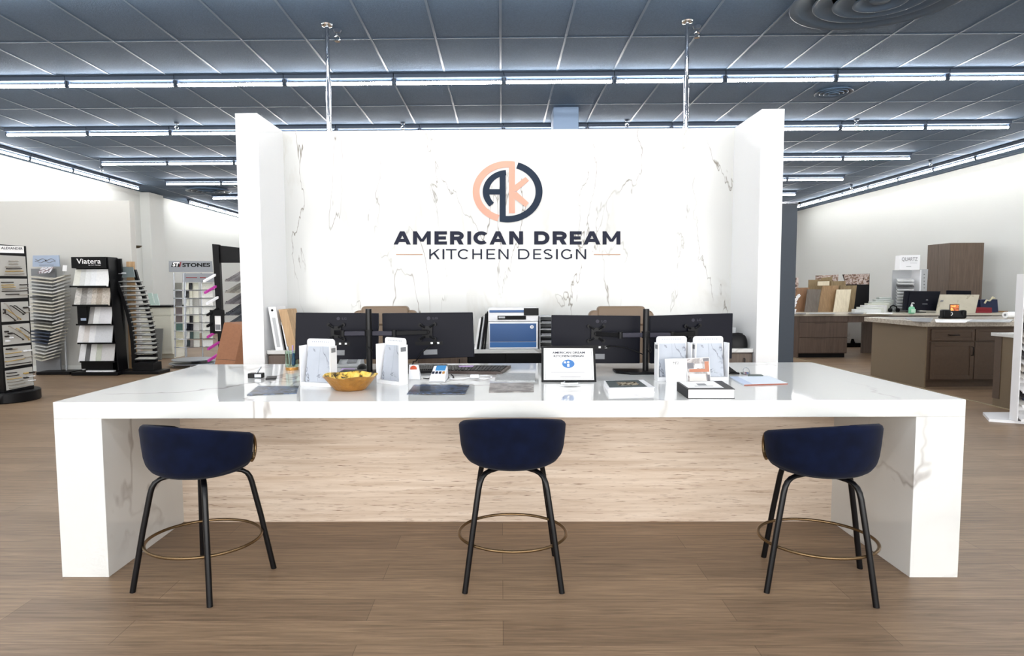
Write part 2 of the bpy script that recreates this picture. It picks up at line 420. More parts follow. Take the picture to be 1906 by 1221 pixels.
# ================================================================== CEILING THINGS
def fixture(L, name='strip_light'):
    t = thing(name, '', 'ceiling light', (0, 0, 0), world=False)
    h = MB().box(-L/2+.004, L/2-.004, -.05, .05, -.062, 0)
    h.box(-L/2+.004, L/2-.004, -.075, .075, -.012, 0)
    h.build('housing', M['housing'], t, bevel=.004)
    for s in (-1, 1):
        MB().box(s*(L/2-.018)-.012, s*(L/2-.018)+.012, -.018, .018, -.135, -.06).build('lamp_holder', M['housing'], t)
    MB().cyl((-L/2+.028, 0, -.115), (L/2-.028, 0, -.115), .019, n=10).build('tube', M['tube'], t, smooth=50)
    return t
PX = 1.4
ROWY = {0: 5.5, 1: 7.86, 2: 10.27, 3: 12.69, 4: 15.11, 5: 17.53, 6: 19.95, 7: 22.37}
rowname = {0: 'row at the picture top edge', 1: 'long nearest row', 2: 'second row back',
           3: 'third row back', 4: 'fourth row back', 5: 'fifth row back', 6: 'sixth row back', 7: 'seventh row back'}
proto = None
def place_fix(x, y, rot, label, group):
    global proto
    if proto is None:
        proto = fixture(PX); proto['label'] = label; proto['group'] = group; proto.location = (x, y, CEIL-.001); proto.rotation_euler = (0, 0, rot); return proto
    return dup(proto, (x, y, CEIL-.001), label, rot, group)
for r, y in ROWY.items():
    for i in range(12):
        if r == 0 and i in (8, 9): continue      # the large diffuser hangs here
        x = .04+(i-5.5)*PX
        place_fix(x, y, 0, 'white tube strip light, %s from the left in the %s' % (ORDS[i], rowname[r]), 'strip lights in the %s' % rowname[r])
for y in (3.0, .57, -1.85, -4.27):
    for i in range(12):
        place_fix(.04+(i-5.5)*PX, y, 0, 'white tube strip light in a ceiling row out of view in front', 'strip lights out of view in front')
proto2 = fixture(1.215)
proto2['group'] = 'strip lights along the right wall'
def wallfix(x, y, label, group, first=[True]):
    if first[0]:
        first[0] = False; proto2.location = (x, y, CEIL-.001); proto2.rotation_euler = (0, 0, PI/2); proto2['label'] = label; proto2['group'] = group
    else: dup(proto2, (x, y, CEIL-.001), label, PI/2, group)
for i in range(8):
    wallfix(9.81, 20.65-1.217*i, 'white tube strip light by the right wall, %s from the far end' % ORDS[i], 'strip lights along the right wall')
for i in range(12):
    wallfix(9.81, 20.65-1.217*(i+8), 'white tube strip light by the right wall, beyond the picture edge', 'strip lights by the right wall out of view')
for i in range(4):
    wallfix(-9.45, 15.2-1.217*i, 'white tube strip light above the left partition, %s from its far end' % ORDS[i], 'strip lights along the left wall')
for i in range(12):
    wallfix(-9.45, 15.2-1.217*(i+4), 'white tube strip light by the left wall, beyond the picture edge', 'strip lights by the left wall out of view')
for i in range(5):
    wallfix(-9.45, 18.9+1.217*i, 'white tube strip light deep along the left wall past the pilaster, %s in line' % ORDS[i], 'strip lights deep along the left wall')

# chrome posts from the sign wall to the ceiling
for (u, v, side) in ((606, 35, 'left'), (1281, 25, 'right')):
    p = atZ(u, v, CEIL); p.y = 6.4
    p.x = atY(613 if side == 'left' else 1276, 243, 6.4).x
    t = thing('support_post', 'chrome post rising from the sign wall top to the ceiling, %s one' % ('the left' if side == 'left' else 'the right'), 'post', (p.x, 6.4, WT), 'chrome posts on the sign wall')
    MB().cyl((p.x, 6.4, WT), (p.x, 6.4, CEIL), .021, n=20).build('pole', M['chrome'], t, smooth=40)
    MB().cyl((p.x, 6.4, WT), (p.x, 6.4, WT+.55), .026, n=20).build('sleeve', M['chrome'], t, smooth=40)
    MB().lathe([(.0, -.02), (.03, -.02), (.055, -.012), (.06, 0), (0, 0)], 24, (p.x, 6.4, CEIL-.004)).build('flange', M['chrome'], t, smooth=40)
# sprinklers
spr = [(628, 72, 'right of the left chrome post'), (1297, 65, 'right of the right chrome post'), (329, 238, 'over the second light row, left of the sign wall'), (1594, 232, 'over the second light row, right of the sign wall'),
       (750, 238, 'above the sign wall top, left of the logo'), (1167, 233, 'above the sign wall top, right of the grey column'), (1732, 306, 'by the right wall lights, nearer one'), (1585, 350, 'by the right wall lights, farther one'), (189, 318, 'by the left wall lights')]
sp = None
for u, v, where in spr:
    p = atZ(u, v, CEIL-.09); p.z = CEIL
    lab = 'small chrome ceiling sprinkler %s' % where
    if sp is None:
        sp = thing('fire_sprinkler', lab, 'sprinkler', p, 'fire sprinklers', world=False)
        MB().lathe([(0, 0), (.045, 0), (.03, -.03), (0, -.03)], 16).build('cup', M['housing'], sp, smooth=40)
        MB().cyl((0, 0, -.03), (0, 0, -.06), .014, n=10).tube([(-.0, 0, -.055), (-.03, 0, -.075), (-.026, 0, -.1), (0, 0, -.115), (.026, 0, -.1), (.03, 0, -.075), (0, 0, -.055)], .006, 6).build('frame', M['chrome'], sp, smooth=40)
        MB().lathe([(0, -.115), (.028, -.115), (.03, -.12), (0, -.12)], 14).build('deflector', M['chrome'], sp, smooth=40)
    else: dup(sp, p, lab)
# air diffusers
def diffuser(p, R, label, sx=1.15, drop=.1):
    t = thing('air_diffuser', label, 'vent', p)
    m = M['vent']
    c = (p[0], p[1], CEIL)
    MB().lathe([(R*.8, 0), (R*.98, -drop*.55), (R, -drop*.75), (R*.985, -drop*.8), (R*.9, -drop*.6), (R*.72, -drop*.1), (R*.7, 0)], 64, c, sx).build('rim', M['vent'], t, smooth=60)
    for i, (ro, dz) in enumerate(((.74, .75), (.52, .95), (.3, 1.1))):
        MB().lathe([(R*(ro-.2), -drop*.1), (R*(ro-.02), -drop*dz+.02), (R*ro, -drop*dz), (R*(ro-.02), -drop*dz-.004), (R*(ro-.05), -drop*dz+.012), (R*(ro-.22), -drop*.1)], 64, c, sx).build('ring', M['vent'], t, smooth=60)
    MB().lathe([(0, -drop*1.0), (R*.1, -drop*1.0), (R*.12, -drop*.8), (0, -drop*.8)], 40, c, sx).build('hub', M['vent'], t, smooth=60)
    MB().lathe([(0, -.003), (R*.8, -.003), (R*.8, .0), (0, 0)], 48, c, sx).build('throat', M['black'], t)
diffuser((3.52, 5.8, CEIL), .68, 'large round slate air diffuser with nested rings near the picture\'s top edge')
p = atZ(1552, 168, CEIL); diffuser((p.x, p.y, CEIL), .22, 'small round slate air vent behind the long light row', drop=.05)
p = atZ(388, 371, CEIL); diffuser((p.x*16.5/p.y, 16.5, CEIL), .5, 'round slate air vent far back by the left wall', drop=.1)

# ================================================================== SIGN ON THE WALL
SY = WB-.0005
def sp3(zx, zy): return atY(700+zx/3.812, 280+zy/3.812, SY)
sign = thing('wall_sign', 'round pink and navy letter emblem over dark company lettering on the marble wall', 'sign', (sp3(933, 300).x, SY, sp3(933, 300).z))
VEC = Vector((0, -.008, 0))
def polys(pl, name, m):
    b = MB()
    for i, q in enumerate(pl): b.prism([sp3(*p) for p in q], VEC*(1+.02*(i % 9)))
    return b.build(name, m, sign)
def ringpoly(cx, cy, ro, ri, a0, a1, n=40):
    o = arc(cx, cy, ro[0], ro[1], a0, a1, n); i = arc(cx, cy, ri[0], ri[1], a0, a1, n)
    return [[o[k], o[k+1], i[k+1], i[k]] for k in range(n)]
# angles run clockwise on the picture (y down)
CX, CY = 933, 293
RO, RI = (247.5, 218), (199, 173)
pk = ringpoly(CX, CY, RO, RI, 107, 270+12, 60)
pk += [[(943, 78), (985, 82), (985, 445), (943, 445)]]
pk += [[(985, 246), (1060, 189), (1084, 215), (996, 290), (985, 290)], [(985, 300), (996, 293), (1084, 372), (1060, 400), (985, 344)]]
polys(pk, 'pink_letter', M['pink'])
nv = ringpoly(CX, CY, RO, RI, -72, 103, 60)
nv += [[(877, 190), (920, 140), (920, 470), (877, 503)], [(877, 470), (935, 468), (935, 510), (877, 505)]]
AO, AI = (176, 154), (131, 116)
nv += ringpoly(CX, CY, AO, AI, 137, 266, 50)
nv += [[(765, 275), (880, 275), (880, 313), (765, 313)]]
polys(nv, 'navy_letter', M['navyink'])
# the two lines of lettering
def fitbox(poly, x0, x1, y0, y1): return [(x0+p[0]*(x1-x0), y1-p[1]*(y1-y0)) for p in poly]
def letter(ch, x0, x1, y0, y1, th):
    w = x1-x0; h = y1-y0; tw = th*1.15/w; tz = th/h; out = []
    def R(a, b, c, d): out.append(fitbox([(a, c), (b, c), (b, d), (a, d)], x0, x1, y0, y1))
    def Q(*pts): out.append(fitbox(pts, x0, x1, y0, y1))
    def S(pts): out.extend(stroke([(x0+p[0]*w, y1-p[1]*h) for p in pts], th))
    if ch == 'A':
        Q((0, 0), (tw, 0), (.5+tw*.5, 1), (.5-tw*.55, 1)); Q((1, 0), (1-tw, 0), (.5-tw*.5, 1), (.5+tw*.55, 1)); R(.22, .78, .2, .2+tz*.85)
    elif ch == 'M':
        R(0, tw*.95, 0, 1); R(1-tw*.95, 1, 0, 1); Q((0, 1), (tw*.9, 1), (.5+tw*.4, .22), (.5-tw*.4, .22)); Q((1, 1), (1-tw*.9, 1), (.5-tw*.4, .22), (.5+tw*.4, .22))
    elif ch == 'N':
        R(0, tw, 0, 1); R(1-tw, 1, 0, 1); Q((0, 1), (tw*1.1, 1), (1, 0), (1-tw*1.1, 0))
    elif ch == 'E':
        R(0, tw, 0, 1)
        for a in (0, .5-tz*.45, 1-tz*.9): R(0, 1 if a != .5-tz*.45 else .92, a, a+tz*.9)
    elif ch == 'I': R(0, 1, 0, 1)
    elif ch == 'T': R(.5-tw/2, .5+tw/2, 0, 1); R(0, 1, 1-tz, 1)
    elif ch == 'H': R(0, tw, 0, 1); R(1-tw, 1, 0, 1); R(0, 1, .5-tz/2, .5+tz/2)
    elif ch == 'K':
        R(0, tw, 0, 1); Q((tw*.8, .28), (tw*.8, .28+tz*1.5), (1-tw*1.2, 1), (1, 1)); Q((.38, .55), (.38+tw*1.3, .62), (1, 0), (1-tw*1.25, 0))
    elif ch == 'R':
        R(0, tw, 0, 1); r = .335
        S([(tw*.5, 1-tz/2), (.55, 1-tz/2)]+[(.55+(.45-tw/2)*math.cos(math.radians(a)), .665+(r-tz/2)*math.sin(math.radians(a))) for a in range(90, -91, -12)]+[(.55, .33+tz/2), (tw*.5, .33+tz/2)])
        Q((.45, .38), (.45+tw*1.1, .42), (1, 0), (1-tw*1.15, 0))
    elif ch == 'D':
        R(0, tw, 0, 1)
        S([(tw*.5, 1-tz/2), (.5, 1-tz/2)]+[(.5+(.5-tw/2)*math.cos(math.radians(a)), .5+(.5-tz/2)*math.sin(math.radians(a))) for a in range(90, -91, -10)]+[(.5, tz/2), (tw*.5, tz/2)])
    elif ch in 'CG':
        pts = [(.53+(.53-tw/2)*math.cos(math.radians(a)), .5+(.5-tz/2)*math.sin(math.radians(a))) for a in range(42, 319 if ch == 'C' else 312, 9)]
        if ch == 'G': pts += [(1-tw/2, .17), (1-tw/2, .5)]
        S(pts)
    elif ch == 'S':
        a = [(.5+(.5-tw*.6)*math.cos(math.radians(t)), .74+(.26-tz/2)*math.sin(math.radians(t))) for t in range(30, 271, 15)]
        b = [(.5+(.5-tw/2)*math.cos(math.radians(t)), .25+(.25-tz/2)*math.sin(math.radians(t))) for t in range(90, -151, -15)]
        S(a+b[1:])
    return out
big = [('A', 125, 247), ('M', 263, 388), ('E', 415, 503), ('R', 525, 622), ('I', 648, 674), ('C', 691, 797), ('A', 805, 925), ('N', 945, 1043), ('D', 1122, 1230), ('R', 1253, 1352), ('E', 1375, 1458), ('A', 1470, 1592), ('M', 1607, 1733)]
sm = [('K', 378, 452), ('I', 472, 484), ('T', 496, 572), ('C', 580, 660), ('H', 683, 752), ('E', 783, 845), ('N', 868, 940), ('D', 1008, 1088), ('E', 1115, 1172), ('S', 1188, 1252), ('I', 1277, 1289), ('G', 1312, 1390), ('N', 1418, 1490)]
for nm_, ls, y0_, y1_, t_ in (('bold_word', big[:8], 574, 668, 25), ('bold_word', big[8:], 574, 668, 25), ('thin_word', sm[:7], 700, 772, 9.5), ('thin_word', sm[7:], 700, 772, 9.5)):
    pl = []
    for ch, a, b in ls: pl += letter(ch, a, b, y0_, y1_, t_)
    polys(pl, nm_, M['ink'])
for a, b in ((143, 330), (1545, 1733)):
    polys([[(a, 735), (b, 735), (b, 741), (a, 741)]], 'rule', M['rosegold'])

# ================================================================== COUNTER
FX0, FX1, FY0, FY1 = -2.276, 2.313, 2.992, 4.493
LW = .243
rc = thing('reception_counter', 'long white veined quartz waterfall counter with a travertine front', 'counter', (0, FY0, 0))
MB().box(FX0, FX1, FY0, FY1, CT-.086, CT).build('top', M['counter'], rc, bevel=.002)
MB().box(FX0, FX0+LW, FY0, FY1, 0, CT-.086).build('side_panel', M['counter'], rc, bevel=.002)
MB().box(FX1-LW, FX1, FY0, FY1, 0, CT-.086).build('side_panel', M['counter'], rc, bevel=.002)
MB().box(FX0+LW, FX1-LW, 3.727, 3.78, 0, CT-.086).build('front_panel', M['travertine'], rc)

# ================================================================== STOOLS
def Rz_prof(z):
    P = [(.600, .09), (.606, .135), (.617, .172), (.635, .199), (.665, .2195), (.70, .2285), (.76, .2345), (.865, .2415)]
    if z <= P[0][0]: return P[0][1]
    for (a, ra), (b, rb) in zip(P, P[1:]):
        if z <= b: return ra+(rb-ra)*(z-a)/(b-a)
    return P[-1][1]
def stool(cx, cy, leg_rot, shell_rot, label, z_low=.575, z_high=.858):
    t = thing('bar_stool', label, 'stool', (cx, cy, 0), 'navy bar stools at the counter')
    S = 1.15
    def place(rot, shell=True):
        c, s = math.cos(rot), math.sin(rot)
        fz = (lambda z: z_low+(z-.6)*(z_high-z_low)/.266) if shell else (lambda z: z if z < .25 else .25+(z-.25)*(z_low-.25)/.35)
        return lambda p: Vector((cx+S*(p.x*c-p.y*s), cy+p.x*s+p.y*c, fz(p.z)))
    PHM = math.radians(112)
    ZT = .863
    def outer(u, v):   # u around, v up
        ph = (u*2-1)*PHM
        e = abs(u*2-1)
        z0 = .622+.05*max(0, e-.35)
        zt = ZT+.003-.078*(1-math.cos(ph))/1.375
        z = z0+(zt-z0)*v
        edge = min(1, (1-e)/.07)
        r = Rz_prof(z)
        return (ph, r, z, edge)
    NU, NV = 49, 15
    b = MB(); vs = []; TH = .036
    # closed loop section: outer bottom->top, rim, inner top->bottom
    for i in range(NU):
        u = i/(NU-1); e = abs(u*2-1)
        sec = []
        for j in range(NV):
            ph, r, z, _ = outer(u, j/(NV-1)); sec.append((ph, r, z))
        zt = sec[-1][2]; rt = sec[-1][1]
        sec[-1] = (sec[-1][0], rt-.006, zt-.002)
        sec.append((ph, rt-TH*.5, zt+.006)); sec.append((ph, rt-TH+.006, zt-.002))
        for j in range(NV-2, -1, -1):
            ph, r, z, _ = outer(u, j/(NV-1)); sec.append((ph, max(.02, r-TH), z+.004))
        # rounded ends
        sh = max(0., 1-(1-e)/.035) if e > .965 else 0.
        mid_r = rt-TH*.5
        for (ph, r, z) in sec:
            zc = .75
            r2 = r+(mid_r-r)*sh*.55 if sh else r
            z2 = z+(zc-z)*.12*sh
            vs.append((math.sin(ph)*r2, -math.cos(ph)*r2, z2))
    K = len(vs)//NU
    fs = [(i*K+j, (i+1)*K+j, (i+1)*K+(j+1) % K, i*K+(j+1) % K) for i in range(NU-1) for j in range(K)]
    fs += [tuple(range(K-1, -1, -1)), tuple((NU-1)*K+j for j in range(K))]
    b.add(vs, fs); b.xf(place(shell_rot)); b.build('backrest', M['navy'], t, smooth=70)
    # seat bowl with a soft cushion
    pr = [(0, .600), (.07, .600)]+[(Rz_prof(z)-.001, z) for z in (.601, .606, .612, .62, .635, .65, .665)]+[(.216, .674), (.20, .683), (.17, .689), (.1, .692), (0, .692)]
    MB().lathe(pr, 48).xf(place(shell_rot)).build('seat', M['navy'], t, smooth=60)
    # brass arm loops at the two open ends of the shell
    for s in (-1, 1):
        ph = s*PHM*.975; r = .222
        d = Vector((math.sin(ph), -math.cos(ph), 0)); tg = Vector((math.cos(ph), math.sin(ph), 0))*s
        pts = []
        for a in range(-90, 91, 15):
            pts.append(d*r+tg*(.05*math.cos(math.radians(a))-.005)+Vector((0, 0, .722+.062*math.sin(math.radians(a)))))
        MB().tube(pts, .0075, 8).xf(place(shell_rot)).build('arm_loop', M['brass'], t, smooth=60)
    for k in range(4):
        a = math.radians(45+90*k); dx, dy = math.cos(a), math.sin(a)
        rr = [(.290, .0), (.2415, .30), (.206, .515), (.198, .548), (.186, .573), (.166, .590), (.14, .598), (.06, .601)]
        MB().tube([(dx*r, dy*r, z) for r, z in rr], .0125, 12).xf(place(leg_rot, False)).build('leg', M['black_metal'], t, smooth=60)
    MB().tube([(.24*math.cos(2*PI*i/64), .24*math.sin(2*PI*i/64), .222) for i in range(64)], .0075, 10, True).xf(place(leg_rot, False)).build('foot_ring', M['brass'], t, smooth=60)
    return t
stool(-1.516, 2.965, math.radians(-19), math.radians(-19), 'navy velvet bar stool with brass arm loop, at the counter\'s left end', .557, .838)
stool(.051, 3.037, 0, math.radians(1), 'navy velvet bar stool standing square at the middle of the counter')
stool(1.578, 2.964, math.radians(-19), math.radians(14), 'navy velvet bar stool turned inward at the counter\'s right end', .557, .838)

# ================================================================== ON THE COUNTER
def on(u, v, dz=0.): return atZ(u, v, CT+dz)
def Q(*pts): return [atY(*p) for p in pts]
def sheet(name, px, label, cat, mats, t=.003, z=CT, group=None, build=None):
    """a flat thing lying at height z; px = its four top corners as seen"""
    q = [atZ(u, v, z+t) for u, v in px]
    o = Vector((sum(p.x for p in q)/4, sum(p.y for p in q)/4, z))
    b = MB().slab(q, (0, 0, -t+.0003))
    ob = b.build(name, mats, None, origin=o); tag(ob, label, cat, group)
    return ob, q
def inset(q, a0, a1, b0, b1, dz=.0006):
    def P(a, b): return q[0].lerp(q[1], a).lerp(q[3].lerp(q[2], a), b)+Vector((0, 0, dz))
    return [P(a0, b0), P(a1, b0), P(a1, b1), P(a0, b1)]

M['insert'] = marble('grey_veined_print', (172, 178, 188), (60, 62, 74), .4, (1, 1, 1), (0, .7, .3), 5., .014, .85, .8, (140, 146, 156), .36)
M['lineprint'] = mat('faint_grey_print', (170, 176, 186), .5)
def holder(u, v, w, yaw, label, h=.272, d=.065, header=''):
    p = on(u, v)
    t = thing('sample_holder', label, 'brochure holder', p, 'white marble sample holders on the counter', world=False)
    t.rotation_euler = (0, 0, math.radians(yaw))
    hw = w/2; r = .018; b = MB()
    poly = [(-hw+.004, d, 0), (hw-.004, d, 0)]
    for cx, a0 in ((hw-.004-r, 0), (-hw+.004+r, 90)):
        for k in range(6): a = math.radians(a0+18*k); poly.append((cx+r*math.cos(a), d, h-r+r*math.sin(a)))
    b.prism(poly, (0, .005, 0)).build('back_panel', M['white'], t)
    lt = MB()
    for k in range(9): lt.box(-hw*.62+k*hw*.14, -hw*.62+k*hw*.14+hw*.08, d-.0012, d-.0002, h-.022, h-.014)
    lt.build('header_print', M['lineprint'], t)
    hs = h*.862
    for s in (-1, 1):
        x = s*(hw+.001)
        sp = MB().prism([(x, -.0, 0), (x, d+.004, 0), (x, d+.004, hs), (x, -.0, hs)], (s*.005, 0, 0)).build('side_panel', M['white'], t)
        MB().box(x+s*.0052 if s > 0 else x-.0062, x+.0062 if s > 0 else x-.0052, .012, d-.01, hs*.84, hs*.95).build('label_strip', M['grey'], sp)
    MB().box(-hw, hw, 0, d, 0, .02).build('ledge', M['white'], t)
    ins = MB().slab([(-hw*.86, .022, .021), (hw*.86, .022, .021), (hw*.86, d-.004, hs*.97), (-hw*.86, d-.004, hs*.97)], (0, .004, 0)).build('sample_insert', M['insert'], t)
    MB().slab([(-.001, .0205, .021), (.001, .0205, .021), (.001, d-.0055, hs*.97), (-.001, d-.0055, hs*.97)], (0, .0013, 0)).build('seam', M['lineprint'], ins)
    return t
holder(587, 719, .195, -17, 'white sample holder with veined insert, left of the gold bowl')
holder(722, 715, .185, -36, 'white sample holder turned sideways, right of the gold bowl')
holder(1256, 708.5, .198, 4, 'white sample holder left of the pair, behind the two standing leaflets', h=.265)
holder(1325, 708.5, .196, 4, 'white sample holder right of the pair, by the striped notepad', h=.265)

# leaflets standing in front of the pair
def upright(name, px, Y0, lean, label, cat, m, t=.003, group=None):
    """px = bottom-left, bottom-right, top-right, top-left"""
    q = [atY(px[0][0], px[0][1], Y0), atY(px[1][0], px[1][1], Y0), atY(px[2][0], px[2][1], Y0+lean), atY(px[3][0], px[3][1], Y0+lean)]
    o = (q[0]+q[1])/2
    r = thing(name, label, cat, o, group)
    return r, q
y0 = on(1260, 711).y
r, q = upright('leaflet', ((1240, 711), (1278.5, 711), (1277, 667), (1237.5, 668)), y0, .012, 'white leaflet with three dark letters standing before the paired holders', 'leaflet', M['paper'])
b = MB().slab(q, (0, .003, 0)); b.build('card', M['paper'], r)
b = MB(); lettering(b, 'MSI', q[0].lerp(q[1], .38)+(q[3]-q[0])*.76+Vector((0, -.0008, 0)), (1, 0, 0), (q[3]-q[0]).normalized(), .034, .017); b.build('lettering', M['inkblack'], r)
r, q = upright('leaflet', ((1279.5, 711), (1323, 711), (1320, 665), (1277.5, 667)), y0, .012, 'leaflet with a kitchen photo standing before the paired holders', 'leaflet', M['paper'])
MB().slab(q, (0, .003, 0)).build('card', M['paper'], r)
M['kitchenprint'] = picture('kitchen_print', [(222, 220, 218), (186, 182, 180), (120, 112, 110), (176, 170, 168), (214, 212, 210)], 9)
def lp(a, b, l=.0008): return q[0].lerp(q[1], a).lerp(q[3].lerp(q[2], a), b)+Vector((0, -l, 0))
def lq(a0, a1, b0, b1, l): return [lp(a0, b0, l), lp(a1, b0, l), lp(a1, b1, l), lp(a0, b1, l)]
M['printbrown'] = mat('print_brown', (168, 104, 74), .4); M['printgrey'] = mat('print_grey', (96, 94, 100), .4); M['printpale'] = mat('print_pale', (205, 202, 198), .4)
MB().slab(lq(.02, .98, .02, .98, .0008), (0, .0005, 0)).build('photo_print', M['kitchenprint'], r)
b = MB().slab(lq(.1, .96, .42, .54, .0012), (0, .0003, 0)); b.slab(lq(.78, .96, .54, .84, .0012), (0, .0003, 0)); b.build('printed_island', M['printbrown'], r)
b = MB().slab(lq(.02, .3, .56, .8, .0012), (0, .0003, 0)); b.slab(lq(.72, .98, .86, .98, .0012), (0, .0003, 0)); b.slab(lq(.85, .98, .02, .3, .0012), (0, .0003, 0)); b.build('printed_shadows', M['printgrey'], r)
b = MB().slab(lq(.1, .8, .04, .34, .0012), (0, .0003, 0)); b.slab(lq(.36, .68, .58, .76, .0012), (0, .0003, 0)); b.build('printed_counter', M['printpale'], r)

# certificate in a black frame
yb = on(1060, 711).y; q = [atY(1008, 711, yb), atY(1110, 711, yb), atY(1107, 644.5, yb+.06), atY(1008, 644, yb+.06)]
r = thing('picture_frame', 'black framed certificate with a blue round badge standing on the counter', 'picture frame', (q[0]+q[1])/2)
def fr(a, b, lift=0.): return q[0].lerp(q[1], a).lerp(q[3].lerp(q[2], a), b)+Vector((0, -lift, 0))
MB().slab([fr(.02, .03), fr(.98, .03), fr(.98, .97), fr(.02, .97)], (0, .012, 0)).build('certificate', M['paper'], r)
b = MB()
for (a0, a1, b0, b1) in ((0, 1, 0, .055), (0, 1, .945, 1), (0, .038, .055, .945), (.962, 1, .055, .945)):
    b.slab([fr(a0, b0, .006), fr(a1, b0, .006), fr(a1, b1, .006), fr(a0, b1, .006)], (0, .02, 0))
b.build('frame', M['black'], r)
MB().slab([fr(.45, .3)+Vector((0, .02, 0)), fr(.55, .3)+Vector((0, .02, 0)), fr(.55, 0)+Vector((0, .12, .0)), fr(.45, 0)+Vector((0, .12, 0))], (0, .004, 0)).build('easel_leg', M['black'], r)
b = MB(); uz = (q[3]-q[0]).normalized(); W = (q[1]-q[0]).length; Hh = (q[3]-q[0]).length
lettering(b, 'AMERICAN DREAM', fr(.2, .785, .0012), (1, 0, 0), uz, W*.6, Hh*.06, .03)
lettering(b, 'KITCHEN DESIGN', fr(.225, .69, .0012), (1, 0, 0), uz, W*.55, Hh*.06, .03)
for k, (a0, a1, bb) in enumerate(((.17, .8, .27), (.45, .55, .22), (.34, .72, .135))):
    b.slab([fr(a0, bb, .0012), fr(a1, bb, .0012), fr(a1, bb+.008, .0012), fr(a0, bb+.008, .0012)], (0, .0005, 0))
for (a0, a1, b0, b1) in ((.07, .93, .9, .905), (.07, .93, .09, .095), (.07, .074, .09, .9), (.926, .93, .09, .9)):
    b.slab([fr(a0, b0, .0012), fr(a1, b0, .0012), fr(a1, b1, .0012), fr(a0, b1, .0012)], (0, .0005, 0))
b.build('lettering', M['ink'], r)
b = MB(); b.prism([fr(.495+.115*math.cos(2*PI*k/32), .505+.118*math.sin(2*PI*k/32), .0012) for k in range(32)], (0, .0006, 0)); b.build('badge', M['blue2'], r)
b = MB(); b.prism([fr(.495+.022*math.cos(2*PI*k/16), .55+.03*math.sin(2*PI*k/16), .0016) for k in range(16)], (0, .0003, 0))
b.slab([fr(.475, .42, .0016), fr(.515, .42, .0016), fr(.515, .5, .0016), fr(.475, .5, .0016)], (0, .0003, 0)); b.slab([fr(.41, .52, .0016), fr(.46, .52, .0016), fr(.45, .57, .0016), fr(.42, .57, .0016)], (0, .0003, 0)); b.build('badge_mark', M['paper'], r)

def pen(p0, p1, r, label, m, cap, group=None, name='pen'):
    p0 = Vector(p0); p1 = Vector(p1)
    t = thing(name, label, 'pen', p0, group); d = p1-p0
    MB().cyl(p0+d*.1, p1, r, n=12).build('barrel', m, t, smooth=40)
    MB().cyl(p0, p0+d*.1, r*.25, r, n=12).build('tip', cap, t, smooth=40)
    return t
t = thing('pen_rest', 'white pen rest in front of the framed certificate', 'pen rest', on(1060, 716))
p = on(1060, 715); MB().box(p.x-.05, p.x+.05, p.y-.01, p.y+.02, CT, CT+.009).build('rest', M['white'], t, bevel=.003)
t2 = pen((p.x-.035, p.y-.003, CT+.0145), (p.x+.045, p.y+.004, CT+.0145), .0055, 'black pen lying on the white pen rest', M['black'], M['steel'])

# gold bowl
pb = on(645, 730); Yb = pb.y+.085; rim = atY(645, 697.5, Yb).z; R = 51.5/1120*Yb
t = thing('bowl', 'hammered gold bowl with dark flecked inside on the counter', 'bowl', (pb.x, Yb, CT))
def bowl_pt(r, z, a, k=0.):
    w = 1+.012*math.sin(7*a)+.01*math.sin(13*a+1)
    return Vector((pb.x+r*w*math.cos(a), Yb+r*w*math.sin(a)*.87, z+k*.004*math.sin(5*a+.6)))
prof = [(0, CT), (R*.5, CT), (R*.56, CT+.004), (R*.74, CT+(rim-CT)*.42), (R*.88, CT+(rim-CT)*.75), (R*.995, rim)]
N_ = 72; vs = []; fs = []
for k, (r_, z) in enumerate(prof): vs += [bowl_pt(r_, z, 2*PI*j/N_, k/5) for j in range(N_)]
for k in range(len(prof)-1): fs += [(k*N_+j, k*N_+(j+1) % N_, (k+1)*N_+(j+1) % N_, (k+1)*N_+j) for j in range(N_)]
MB().add(vs, fs).build('outer_shell', M['gold'], t, smooth=60)
M['goldfleck'] = picture('gold_and_black_flecks', [(30, 26, 18), (60, 48, 20), (214, 176, 70), (232, 200, 96), (240, 215, 120)], 26, .3)
vs = []; fs = []; pi_ = [(R*.995, rim), (R*.97, rim+.001), (R*.86, CT+(rim-CT)*.76), (R*.72, CT+(rim-CT)*.45), (R*.5, CT+.008), (0, CT+.007)]
for k, (r_, z) in enumerate(pi_): vs += [bowl_pt(r_, z, 2*PI*j/N_, 1-k/5) for j in range(N_)]
for k in range(len(pi_)-1): fs += [(k*N_+j, (k)*N_+(j+1) % N_, (k+1)*N_+(j+1) % N_, (k+1)*N_+j) for j in range(N_)]
MB().add(vs, fs).build('inner_shell', M['goldfleck'], t, smooth=60)

# books
def book(px, t_, label, cover, cat='book', prints=()):
    q = [atZ(u, v, CT+t_) for u, v in px]
    o = Vector((sum(a.x for a in q)/4, sum(a.y for a in q)/4, CT))
    r = thing('book', label, cat, o)
    MB().slab([inset(q, .01, .985, .015, .985, -.003)[k] for k in range(4)], (0, 0, -t_+.006)).build('pages', M['paper'], r)
    MB().slab(q, (0, 0, -.003)).slab([a-Vector((0, 0, t_-.0033)) for a in q], (0, 0, -.003)).slab([q[0], q[3], q[3]-Vector((0, 0, t_-.0003)), q[0]-Vector((0, 0, t_-.0003))], (-.003, 0, 0)).build('cover', cover, r)
    return r, q
M['bookgreen'] = mat('dark_grey_green_cover', (62, 72, 74), .45)
M['bookpic'] = picture('book_photo', [(40, 36, 30), (110, 96, 70), (220, 210, 190), (90, 80, 60), (50, 46, 40)], 30)
r, q = book(((1134, 723), (1219, 721), (1197, 706.5), (1125, 708.5)), .028, 'white edged book with a grey cover photo, right of the certificate', M['white'])
MB().slab(inset(q, .02, .86, .1, .96), (0, 0, .0004)).build('cover_panel', M['bookgreen'], r)
